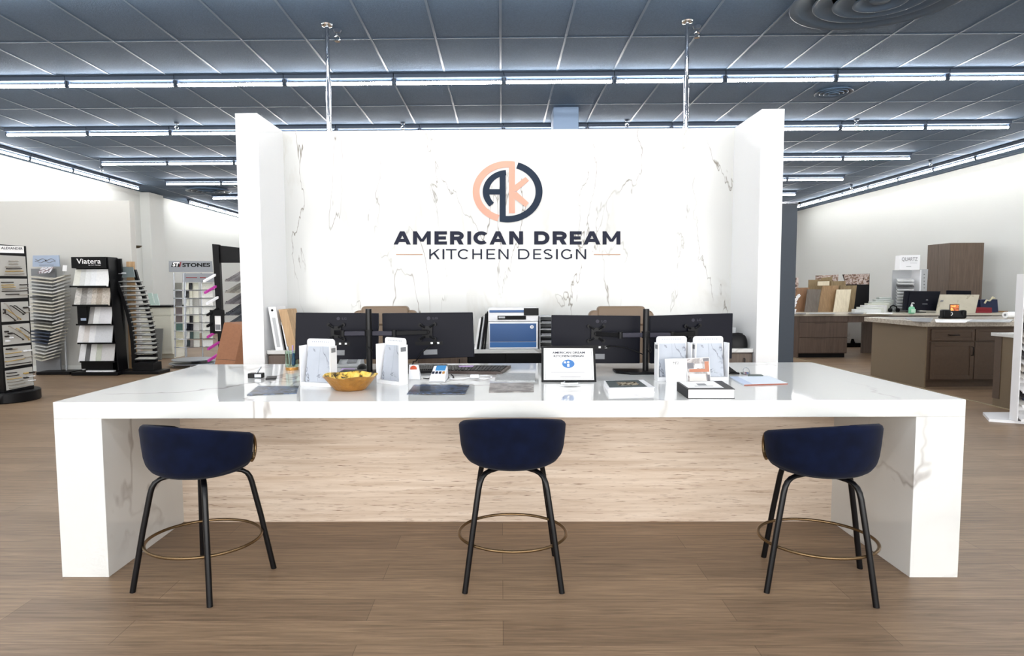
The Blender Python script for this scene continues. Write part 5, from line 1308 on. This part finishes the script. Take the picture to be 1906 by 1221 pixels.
r = thing('slab_stand', 'white marble slab on a black foot seen through the knee space', 'stand', px(1590, 632, WPY)); r.location.z = 0
a, b_ = px(1572, 625, WPY).x, px(1625, 625, WPY).x
MB().box(a, b_, WPY, WPY+.03, .1, .8).build('slab', M['counter'], r)
MB().box(a-.05, b_+.05, WPY-.03, WPY+.08, 0.0, .1).build('foot', M['black'], r)
MB().prism([(px(1583, 625, WPY).x, WPY-.028, .1), (px(1591, 625, WPY).x, WPY-.028, .1), (px(1589, 625, WPY).x, WPY-.005, .2), (px(1585, 625, WPY).x, WPY-.005, .2)], (0, .02, 0)).build('bracket', M['black'], r)

# door samples standing on the far worktop
def rz(x, y): return (1440+x/6.104, 420+y/6.104)
def leaning(name, pxs, Y0, lean, m, label, cat='door sample', th_m=.02):
    """pxs: BL, BR, TR, TL zoom points"""
    q_ = [px(*rz(*pxs[0]), Y0), px(*rz(*pxs[1]), Y0), px(*rz(*pxs[2]), Y0+lean), px(*rz(*pxs[3]), Y0+lean)]
    q_[0].z = q_[1].z = DZ+.001
    o = MB().slab(q_, (0, th_m, 0)).build(name, m, None, origin=(q_[0]+q_[1])/2); tag(o, label, cat, 'door samples on the far desk'); return o, q_
M['strip'] = picture('collage_print', [(60, 50, 50), (130, 104, 92), (190, 176, 170), (110, 84, 66), (150, 130, 120)], 9)
o, q_ = leaning('display_board', ((925, 975), (1080, 975), (1092, 545), (785, 555)), 13.72, .12, M['black'], 'black display board with a photo strip on top, right end of the door samples', 'display board')
q_ = [px(*rz(*p), 13.70+.1) for p in ((820, 668), (1082, 668), (1090, 546), (795, 556))]
MB().slab(q_, (0, .006, 0)).build('photo_strip', M['strip'], o)
o, q_ = leaning('display_board', ((470, 975), (700, 975), (738, 556), (480, 566)), 13.74, .1, M['strip'], 'display board topped by a photo strip, behind the olive oak samples', 'display board')
leaning('door_sample', ((395, 975), (540, 975), (545, 612), (398, 616)), 13.62, .09, M['olivewood'], 'olive oak door sample at the back, behind the grey ash sample')
leaning('door_sample', ((540, 975), (660, 975), (668, 580), (545, 592)), 13.64, .09, M['olivewood'], 'olive oak door sample peeking up between the photo strips')
leaning('door_sample', ((640, 975), (812, 975), (818, 628), (655, 632)), 13.58, .1, M['olivewood'], 'short topped olive oak sample behind the cream ash sample')
leaning('door_sample', ((740, 975), (908, 975), (946, 678), (760, 680)), 13.46, .1, M['olivewood'], 'olive oak door sample leaning right of the cream ash sample')
leaning('door_sample', ((240, 975), (365, 975), (408, 703), (262, 706)), 13.4, .1, M['oakred'], 'reddish oak door sample at the left of the far desk')
leaning('door_sample', ((500, 975), (690, 975), (742, 680), (556, 682)), 13.32, .1, M['oakmid'], 'mid oak door sample between grey ash and cream ash')
leaning('door_sample', ((352, 975), (500, 975), (537, 724), (387, 722)), 13.2, .1, M['ash'], 'dark grey ash door sample leaning second from left')
leaning('door_sample', ((680, 975), (845, 975), (882, 724), (718, 726)), 13.2, .1, M['cream'], 'cream ash door sample leaning at the front')
q_ = [px(*rz(*p), 13.4) for p in ((500, 680), (632, 680), (634, 630), (504, 634))]
o = MB().slab(q_, (0, .01, 0)).build('label_card', M['cream'], None, origin=q_[0]); tag(o, 'small cream label card fixed high on the mid oak door sample', 'card')
q_ = [px(*rz(*p), 13.55) for p in ((205, 700), (285, 700), (282, 588), (226, 592))]; q_[0].z = q_[1].z = DZ+.001
o = MB().slab(q_, (0, .02, 0)).build('photo_board', M['strip'], None, origin=q_[0]); tag(o, 'small photo board at the left end of the far desk', 'display board')
# navy chair and orchid at the left end
CHX, CHY = px(1488, 570, 12.1).x, 12.05
r = thing('desk_chair', 'navy rounded desk chair in front of the reddish oak sample', 'chair', (CHX-.12, 14.4, 0))
zc = px(1488, 556.5, 14.4).z
xc = px(1487, 570, 14.4).x
MB().grid(lambda a, b: Vector((xc+.12*math.cos(2*PI*a)*(1 if b < .7 else 1-((b-.7)/.3)**2*.8), 14.4+.05*math.sin(2*PI*a), .5+(zc-.5)*b)), 20, 12, wrapu=True).build('backrest', mat('navy_leather', (34, 50, 78), .5), r, smooth=60)
MB().box(xc-.24, xc+.24, 14.4, 14.85, .44, .52).build('seat', M['navy'], r, bevel=.02)
MB().cyl((xc, 14.62, .08), (xc, 14.62, .45), .03).build('gas_column', M['black'], r, smooth=40)
for k in range(5):
    a = 2*PI*k/5; MB().tube([(xc, 14.62, .1), (xc+.26*math.cos(a), 14.62+.26*math.sin(a), .03)], .02, 8).build('leg', M['black'], r, smooth=60)
ox, oy = px(1477, 578, 12.7).x, 12.7
r = thing('orchid', 'white orchid in a small pot beside the slate panel', 'plant', (ox, oy, DZ))
MB().lathe([(0, 0), (.04, 0), (.055, .09), (.045, .09), (0, .08)], 18, (ox, oy, DZ)).build('pot', M['white'], r, smooth=40)
st = MB().tube([(ox, oy, DZ+.08), (ox+.02, oy, DZ+.25), (ox+.05, oy, DZ+.36), (ox+.09, oy, DZ+.4)], .004, 6).build('stem', mat('green_stem', (70, 96, 50), .5), r, smooth=60)
for k, (dx, dz) in enumerate(((.01, .16), (.03, .22), (.045, .29), (.07, .34), (.1, .37))):
    b = MB()
    for j in range(5):
        a = 2*PI*j/5; c = Vector((ox+dx+.02*math.cos(a), oy-.01, DZ+dz+.022*math.sin(a)))
        b.grid(lambda u, w, c=c: c+Vector((.017*math.cos(2*PI*u)*math.sin(PI*w), .005*math.cos(PI*w), .017*math.sin(2*PI*u)*math.sin(PI*w))), 10, 6, wrapu=True)
    b.build('flower', M['white'], r, smooth=60)

# fanned white tile stack, clutter
for k in range(7):
    Yt = 12.75+.13*k
    ul = (1591, 1600, 1607, 1615, 1622.5, 1630, 1637)[k]; ur = (1640, 1646, 1651, 1656, 1660, 1664, 1668)[k]; v = (574.5, 570.5, 567, 563.5, 560, 556, 552.3)[k]
    f0, f1 = px(ul, v+2, Yt), px(ur, v+2, Yt)
    z1 = (f0.z+f1.z)/2
    o = MB().hexa([(f0.x, Yt, DZ+.001), (f1.x, Yt, DZ+.001), (f1.x, Yt+.12, DZ+.001), (f0.x, Yt+.12, DZ+.001), (f0.x, Yt, max(z1, DZ+.03)), (f1.x, Yt, max(z1, DZ+.03)), (f1.x, Yt+.12, max(z1, DZ+.03)+.012), (f0.x, Yt+.12, max(z1, DZ+.03)+.012)]).build('tile_bundle', stone(((212, 214, 212), (204, 206, 200), (214, 214, 214), (206, 208, 196), (198, 202, 194), (196, 202, 198), (190, 198, 194))[k], .03), None, origin=((f0.x+f1.x)/2, Yt, DZ), bevel=.003)
    tag(o, 'white tile bundle on the far desk, %s step up from the front' % ORDS[k], 'tile sample', 'stepped white tile bundles')
def onD(u, v, z=DZ): return atZ(u, v, z)
def dsheet(name, pxs, label, cat, m, t_=.006, z=DZ): return sheet(name, pxs, label, cat, m, t_, z)
dsheet('paper', ((1506, 584), (1552, 584), (1556, 582.2), (1508, 582.2)), 'printed paper sheet at the far desk\'s left front', 'paper', M['lgrey'])
dsheet('paper', ((1480, 584.5), (1500, 584.5), (1500, 582.5), (1482, 582.5)), 'grey card lying at the far desk\'s left corner', 'paper', M['grey'])
dsheet('paper', ((1578, 583.5), (1606, 584), (1608, 582), (1582, 581.5)), 'small printed card in front of the white tile bundles', 'paper', M['grey'])
dsheet('paper', ((1612, 584), (1660, 584.5), (1662, 582), (1614, 581.5)), 'white papers spread before the white tile bundles', 'paper', M['paper'])
p = onD(1633, 580.5); r = thing('tape_measure', 'yellow and black tape measure among the far desk papers', 'tape measure', p, world=False)
MB().prism([(-.07, 0, 0), (.05, 0, 0), (.07, 0, .03), (.05, 0, .08), (-.03, 0, .085), (-.07, 0, .05)], (0, .05, 0)).build('case', mat('yellow_case', (190, 160, 60), .4), r, bevel=.006)
MB().box(-.03, .03, -.004, 0, .015, .06).build('grip', M['black'], r)
p = onD(1662, 581); r = thing('headset', 'black headset beside the white mug on the far desk', 'headset', p, world=False)
MB().tube([(-.06, 0, .04), (-.04, .02, .12), (.02, .03, .15), (.08, .02, .12), (.1, 0, .04)], .014, 10).build('band', M['black'], r, smooth=60)
for x in (-.06, .1): MB().cyl((x-.02, 0, .045), (x+.02, 0, .045), .044, n=18).build('ear_cup', M['black'], r, smooth=40)
p = onD(1670, 580); r = thing('mug', 'white mug left of the far desk\'s black monitor', 'mug', p, world=False)
MB().lathe([(0, 0), (.042, 0), (.047, .1), (.042, .1), (.038, .01), (0, .01)], 20).build('cup', M['white'], r, smooth=40)
MB().tube([(-.045, 0, .08), (-.075, 0, .075), (-.075, 0, .035), (-.043, 0, .025)], .007, 8).build('handle', M['white'], r, smooth=60)

# quartz tile tower on the far desk
TY = 13.2
r = thing('tile_tower', 'white tabletop tile tower with a grey lettered header on the far desk', 'display rack', (px(1692, 575, TY).x, TY, DZ))
hd = MB().slab([px(1674, 502.5, TY), px(1711.5, 502, TY), px(1713, 474.5, TY+.02), px(1676, 475.5, TY+.02)], (0, .16, 0)).build('header_box', M['white'], r)
b = MB(); o0 = px(1678.5, 487, TY-.004); lettering(b, 'QUARTZ', o0, (1, 0, 0), (0, .0, 1), px(1707.5, 487, TY).x-o0.x, px(1679, 479, TY).z-o0.z); b.build('header_lettering', M['grey'], hd)
b = MB().slab([px(1687, 496.5, TY-.004), px(1696, 496.3, TY-.004), px(1696, 495, TY-.004), px(1687, 495.2, TY-.004)], (0, .002, 0)).slab([px(1694, 490, TY-.004), px(1707, 490, TY-.004), px(1707, 489.2, TY-.004), px(1694, 489.2, TY-.004)], (0, .002, 0)); b.build('header_print', M['lgrey'], hd)
MB().box(px(1711.5, 540, TY).x, px(1713.5, 540, TY).x, TY, TY+.3, DZ+.001, px(1712, 502, TY).z).build('side_post', M['white'], r)
MB().box(px(1676, 540, TY).x, px(1713, 540, TY).x, TY+.28, TY+.3, DZ+.001, px(1712, 502, TY).z).build('back_panel', M['lgrey'], r)  # panel coloured grey for the shading between the white tiles
pb_ = MB().slab([px(1714, 560, TY+.25), px(1724, 560, TY+.25), px(1727.5, 501, TY+.25), px(1713.5, 501, TY+.25)], (0, .02, 0)).build('peg_panel', M['lgrey'], r)
for k in range(5): MB().cyl(px(1720.3, 511+6.2*k, TY+.248), px(1720.3, 511+6.2*k, TY+.24), .012, n=10).build('peg', M['grey'], pb_)
for k in range(10):
    v = 522+5.6*k; ua, ub = 1671-.2*k, 1702-.2*k
    f0, f1 = px(ua, v, TY-.08), px(ub, v, TY-.08)
    c = (212, 214, 214) if k not in (2,) else (60, 60, 62)
    dv = Vector((.1, .2, .045))
    o = MB().slab([f0, f1, f1+dv, f0+dv], (0, 0, -.02)).build('tower_tile', stone(c, .04), None, origin=(f0+f1)/2); tag(o, '%s tile in the white tabletop tower, %s from the top' % ('black framed' if k == 2 else 'white', ORDS[k]), 'stone tile', 'tiles in the white tabletop tower')
# monitor on the far desk
q_ = [px(1681, 577, 12.72), px(1744, 578.5, 12.7), px(1751, 542, 12.85), px(1684.5, 541.5, 12.85)]
r = thing('monitor', 'black monitor on the far desk, behind the green gel bottle', 'monitor', (q_[0]+q_[1])/2); r.location.z = DZ
MB().slab(q_, (0, .04, 0)).build('back_shell', M['monitor'], r, bevel=.006)
def mP(a, b_): return q_[0].lerp(q_[1], a).lerp(q_[3].lerp(q_[2], a), b_)+Vector((0, -.004, 0))
MB().slab([mP(.1, .03), mP(.95, .03), mP(.97, .97), mP(.13, .97)], (0, -.012, 0)).build('bulge', M['monitor'], r, bevel=.006)
c = mP(.64, .53)+Vector((0, -.016, 0)); MB().prism([c+Vector((.022*math.cos(2*PI*k/18), 0, .02*math.sin(2*PI*k/18))) for k in range(18)], (0, .003, 0)).build('logo', M['grey'], r)
MB().slab([mP(.52, .32)+Vector((0, -.014, 0)), mP(.67, .32)+Vector((0, -.014, 0)), mP(.67, .35)+Vector((0, -.014, 0)), mP(.52, .35)+Vector((0, -.014, 0))], (0, -.002, 0)).build('print', M['grey'], r)
MB().box((q_[0].x+q_[1].x)/2-.14, (q_[0].x+q_[1].x)/2+0.14, 12.72, 12.95, DZ+.0005, DZ+.02).box((q_[0].x+q_[1].x)/2-.03, (q_[0].x+q_[1].x)/2+.03, 12.86, 12.9, DZ+.02, DZ+.2).build('stand', M['black'], r)
q_ = [px(1763, 570, 13.0), px(1808, 570, 13.0), px(1808, 541, 13.0), px(1763, 540.5, 13.0)]
r = thing('monitor', 'black monitor half hidden behind the veined slab on the far desk', 'monitor', ((q_[0]+q_[1])/2).to_3d()); r.location.z = DZ
MB().slab(q_, (0, .035, 0)).build('back_shell', M['monitor'], r, bevel=.006)
MB().box(q_[0].x+.15, q_[1].x-.15, 12.98, 13.15, DZ+.0005, DZ+.02).box((q_[0].x+q_[1].x)/2-.03, (q_[0].x+q_[1].x)/2+.03, 13.04, 13.07, DZ+.02, DZ+.2).build('stand', M['black'], r)
# tall corner cabinet standing on the worktop's back edge
TYC = 13.25
xa_, xm, xb_ = px(1727, 540, TYC+.68).x, px(1766, 540, TYC).x, min(px(1828, 540, TYC).x, XR-.02)
zt = px(1768, 452, TYC).z
r = thing('tall_cabinet', 'tall brown wood cabinet against the right wall on the far desk', 'cabinet', ((xm+xb_)/2, TYC, DZ))
MB().box(xm, xb_, TYC+.02, TYC+.69, DZ+.001, zt).build('body', M['taupe'], r)
MB().box(xm+.003, xb_-.003, TYC, TYC+.019, DZ+.02, zt-.004).build('door', M['taupe'], r, bevel=.002)
MB().box(xm-.012, xm-.001, TYC+.0, TYC+.34, DZ+.001, zt-.002).build('side_panel', M['taupe'], r)
MB().box(xm-.012, xm-.001, TYC+.345, TYC+.69, DZ+.001, zt-.002).build('side_panel', M['taupe'], r)
# gel bottle
p = onD(1696.5, 583.5); r = thing('gel_bottle', 'clear green hand gel bottle with a white pump on the far desk', 'bottle', p, world=False)
MB().lathe([(0, 0), (.05, 0), (.055, .01), (.055, .11), (.045, .135), (.02, .145), (0, .145)], 20).build('bottle', mat('green_gel_bottle', (130, 206, 166), .15), r, smooth=40)
MB().cyl((0, 0, .145), (0, 0, .18), .02).cyl((0, 0, .18), (0, 0, .215), .008).tube([(0, 0, .215), (.03, 0, .217), (.045, 0, .205)], .01, 8).build('pump', M['white'], r, smooth=40)
MB().slab([(-.045, -.056, .02), (.045, -.056, .02), (.045, -.056, .09), (-.045, -.056, .09)], (0, .002, 0)).build('label', mat('pale_green_label', (190, 230, 205), .4), r)
# veined slab, sign device, tray things
q_ = [px(1743, 584, 12.46), px(1815, 587, 12.44), px(1823, 548.5, 12.58), px(1751, 548, 12.6)]
q_[0].z = q_[1].z = DZ+.001
o = MB().slab(q_, (0, .03, 0)).build('marble_sample', marble('cream_veined_slab', (196, 190, 172), (140, 130, 110), .2, (1, 1, 1), (0, .4, 0), 2.5, .02, .6, .6), None, origin=(q_[0]+q_[1])/2); tag(o, 'cream veined stone slab tilted up on the far desk', 'stone slab')
q2 = [px(1750, 561.5, 12.525), px(1755.5, 561.5, 12.525), px(1756.5, 558.5, 12.535), px(1751.5, 558.5, 12.535)]
MB().slab(q2, (0, .004, 0)).build('sticker', M['grey'], o)


# desk phone sign, papers, tray things at the right end
GY = 8.72; GZ = atY(1731, 598.5, 8.66).z
GX = 6.12
# granite topped cabinet
o = MB().box(GX-.1, 8.9, GY-.06, 10.05, GZ-.075, GZ).build('worktop', M['granite'], None, origin=(GX, GY, GZ), bevel=.006); tag(o, 'thick speckled granite worktop on the shaker cabinet at right', 'worktop')
r = thing('shaker_cabinet', 'brown shaker cabinet with drawers and doors under the granite worktop', 'cabinet', (GX+.8, GY, 0))
MB().box(GX+.02, 8.7, GY+.03, 9.95, .1, GZ-.076).build('body', M['mocha'], r)
MB().box(GX, GX+.02, GY+.0, 9.98, 0, GZ-.076).build('side_panel', M['olive'], r)
MB().box(GX+.03, 8.7, GY+.09, 9.9, 0, .1).build('toe_kick', M['mocha'], r)
def gx(u, v=650): return atY(u, v, GY).x
def gz(v, u=1775): return atY(u, v, GY).z
def shaker(x0, x1, z0, z1, nm, handle):
    f = MB().box(x0, x1, GY+.008, GY+.028, z0, z1)
    t_ = .055 if z1-z0 > .3 else .04
    f.box(x0, x0+t_, GY, GY+.008, z0, z1).box(x1-t_, x1, GY, GY+.008, z0, z1).box(x0+t_, x1-t_, GY, GY+.008, z0, z0+t_).box(x0+t_, x1-t_, GY, GY+.008, z1-t_, z1)
    d = f.build(nm, M['mocha'], r, bevel=.002)
    MB().tube(handle, .007, 8).build('handle', M['black_metal'], d, smooth=60)
x0, x1 = gx(1733), gx(1813.5); z0, z1, z2, z3_ = gz(706), gz(637), gz(634), gz(613)
for k in range(3):
    a = x0+(x1-x0+.012)*k; b_ = a+(x1-x0)
    xm = (a+b_)/2; zm = (z2+z3_)/2
    shaker(a, b_, z2, z3_, 'drawer', [(xm-.07, GY, zm), (xm-.07, GY-.03, zm), (xm+.07, GY-.03, zm), (xm+.07, GY, zm)])
    hx = b_-.035 if k != 1 else a+.035
    if k == 1: hx = b_-.035
    shaker(a, b_, z0, z1, 'door', [(hx, GY, z1-.07), (hx, GY-.03, z1-.07), (hx, GY-.03, z1-.19), (hx, GY, z1-.19)])
# things on the granite worktop
def onG(u, v): return atZ(u, v, GZ)
def gsheet(name, pxs, label, cat, m, t_=.004): return sheet(name, pxs, label, cat, m, t_, GZ)
gsheet('folder', ((1700, 598), (1732, 599.5), (1737, 592), (1683, 591)), 'dark grey folder lying on the granite worktop\'s left end', 'folder', M['grey'])
gsheet('paper', ((1742, 599.5), (1796, 600), (1815, 594.5), (1740, 594)), 'white papers fanned out on the granite worktop', 'paper', M['paper'], .006)
gsheet('notebook', ((1800, 598), (1880, 598.5), (1885, 594.5), (1812, 594.5)), 'pale grey notebook on the granite worktop\'s right part', 'notebook', M['lgrey'], .012)
p = onG(1777, 593); r = thing('counter_sign', 'black counter sign with white logo and small lit screen on the granite worktop', 'sign', p, world=False)
k_ = p.y/1120
MB().box(-.17, .14, .0, .12, 0, .03).build('base', M['black'], r, bevel=.006)
MB().slab([(-.1, -.004, .025), (.13, -.004, .025), (.13, .03, .12), (-.1, .03, .12)], (0, .012, 0)).build('name_plate', M['black'], r, bevel=.002)
MB().box(-.18, -.06, -.01, .09, .0, .14).box(.12, .19, .0, .09, .0, .13).build('side_block', M['black'], r, bevel=.02)
b = MB(); b.tube([(-.055+.022*math.cos(2*PI*k/20), .008, .075+.026*math.sin(2*PI*k/20)) for k in range(20)], .005, 6, True)
for zr in (.055, .085): b.slab([(-.015, .001+(zr-.025)*.36-.004, zr), (.11, .001+(zr-.025)*.36-.004, zr), (.11, .004+(zr-.015)*.36-.004, zr+.014), (-.015, .004+(zr-.015)*.36-.004, zr+.014)], (0, .002, 0))
b.build('logo_marks', M['paper'], r)
MB().slab([(-.045, .05, .1), (.1, .05, .1), (.13, .09, .22), (-.015, .09, .22)], (0, .012, 0)).build('tablet', M['black'], r, bevel=.002)
m_ = picture('lit_food_screen', [(250, 220, 120), (220, 120, 60), (120, 50, 36), (240, 190, 90)], 12)
nt = m_.node_tree; bs = nt.nodes['Principled BSDF']; nt.links.new(bs.inputs['Base Color'].links[0].from_socket, bs.inputs['Emission Color']); bs.inputs['Emission Strength'].default_value = .5
MB().slab([(-.035, .0492, .115), (.092, .0492, .115), (.116, .085, .21), (-.011, .085, .21)], (0, .0015, 0)).build('screen', m_, r)
p = onG(1881, 592.5); r = thing('paper_roll', 'white paper roll lying on the granite worktop near the white rack', 'roll', (p.x, p.y, GZ), world=False)
MB().cyl((-.07, .02, .052), (.1, .05, .052), .05, n=24).build('roll', M['paper'], r, smooth=40)
MB().cyl((-.072, .0196, .052), (-.069, .0202, .052), .02, n=16).build('core', M['grey'], r)
# red folder, wooden tray, gift bag on the far desk
p = onD(1832, 582.5); o = MB().box(p.x-.17, p.x+.16, p.y, p.y+.24, DZ+.001, DZ+.055).box(p.x-.15, p.x+.17, p.y+.02, p.y+.26, DZ+.056, DZ+.11).build('red_folder', M['red'], None, origin=p, bevel=.004); tag(o, 'red folder stack on the far desk beside the navy gift bag', 'folder')
p = onD(1851, 582); r = thing('gift_bag', 'navy gift bag with cream ribbon on the far desk', 'bag', p, world=False)
hw = 16/1120*p.y; hz = 24/1120*p.y
MB().hexa([(-hw, .12, .001), (hw, .12, .001), (hw, .3, .001), (-hw, .3, .001), (-hw, .16, hz), (hw, .16, hz), (hw, .26, hz), (-hw, .26, hz)]).build('bag_body', mat('navy_paper', (24, 34, 66), .4), r, bevel=.004)
MB().tube([(-.11, .13, hz*.7), (-.08, .12, hz*.95), (-.02, .12, hz*.9), (.04, .12, hz*1.12), (.09, .12, hz*1.08), (.05, .13, hz*1.2), (.02, .13, hz*1.05)], .018, 8).build('ribbon', mat('cream_ribbon', (206, 200, 170), .6), r, smooth=60)
p = onD(1845, 581.5); o = MB().box(p.x-.3, p.x+.35, p.y-.0, p.y+.05, DZ+.001, DZ+.03).build('wood_strip', M['oakmid'], None, origin=p, bevel=.003); tag(o, 'brown wood strip along the far desk\'s front edge, below the gift bag', 'wood strip')

# nearer cabinet end at the right edge
NX = atY(1849.5, 700, 7.4).x; NZ = atY(1846, 619, 7.42).z
o = MB().box(NX-.03, NX+1.6, 6.55, 7.44, NZ-.04, NZ).build('worktop', M['counter'], None, origin=(NX, 7.4, NZ), bevel=.004); tag(o, 'white stone worktop on the plain cabinet by the white rack', 'worktop')
r = thing('end_cabinet', 'plain olive brown cabinet end beside the white rack at the right edge', 'cabinet', (NX+.5, 7, 0))
MB().box(NX, NX+1.5, 6.6, 7.4, .0, NZ-.041).build('body', M['olive'], r, bevel=.003)
MB().box(NX-.006, NX-.0005, 7.3, 7.4, .1, NZ-.041).build('end_strip', M['mocha'], r)

# white tile rack at the right edge
RY = 6.42
def rp(u, v, dy=0): return atY(u, v, RY+dy)
x0 = rp(1895.5, 650).x; xw = .42
zt = rp(1895, 510).z
r = thing('white_rack', 'white floor rack of tilted tiles cut off by the right edge', 'display rack', (x0+.2, RY, 0))
MB().box(x0, x0+.012, RY-.03, RY+.07, .03, zt).box(x0+xw-.012, x0+xw, RY-.03, RY+.07, .03, zt).build('side_post', M['white'], r, bevel=.003)
MB().box(x0+.01, x0+xw-.01, RY+.055, RY+.07, .03, zt).build('back_panel', M['white'], r)
MB().box(x0+.014, x0+xw-.014, RY-.04, RY+.05, rp(1895, 529).z, zt-.005).build('header_box', M['white'], r, bevel=.003)
MB().prism([(x0-.19, RY+.1, 0), (x0+xw+.1, RY-.2, 0), (x0+xw+.1, RY+.45, 0), (x0+.02, RY+.45, 0)], (0, 0, .03)).build('base', M['white'], r)
MB().box(x0+.014, x0+xw-.014, RY-.042, RY+.05, rp(1895, 534).z, rp(1895, 531).z).build('dark_strip', M['ink'], r)
vv = [551, 569, 582, 593, 607, 621, 633, 645, 658, 670, 684, 697, 720, 733, 746, 772]
cs = [(150, 138, 120), (176, 172, 164), (168, 160, 150), (196, 194, 190), (60, 58, 58), (186, 180, 172), (182, 178, 172), (210, 212, 214), (84, 84, 86), (206, 206, 206), (196, 190, 182), (205, 203, 200), (210, 210, 212), (52, 50, 52), (196, 194, 190), (206, 206, 208)]
for k, v in enumerate(vv):
    z = rp(1898, v).z
    q_ = [Vector((x0+.014, RY-.06, z-.035)), Vector((x0+xw-.014, RY-.06, z-.035)), Vector((x0+xw-.014, RY+.05, z+.035)), Vector((x0+.014, RY+.05, z+.035))]
    o = MB().slab(q_, (0, 0, -.014)).build('rack_tile', stone(cs[k], .12), None, origin=(q_[0]+q_[1])/2)
    tag(o, 'tilted %s tile in the white floor rack, %s from the top' % ('dark' if sum(cs[k]) < 300 else 'beige' if cs[k][0]-cs[k][2] > 12 else 'pale', ORDS[k]), 'stone tile', 'tiles in the white floor rack')
    MB().box(x0+.013, x0+xw-.013, RY-.074, RY-.064, z-.058, z-.034).build('tile_lip', M['ink'] if k % 3 == 1 else M['white'], r)

for e_ in EMPTIES:
    if '_w' in e_: del e_['_w']
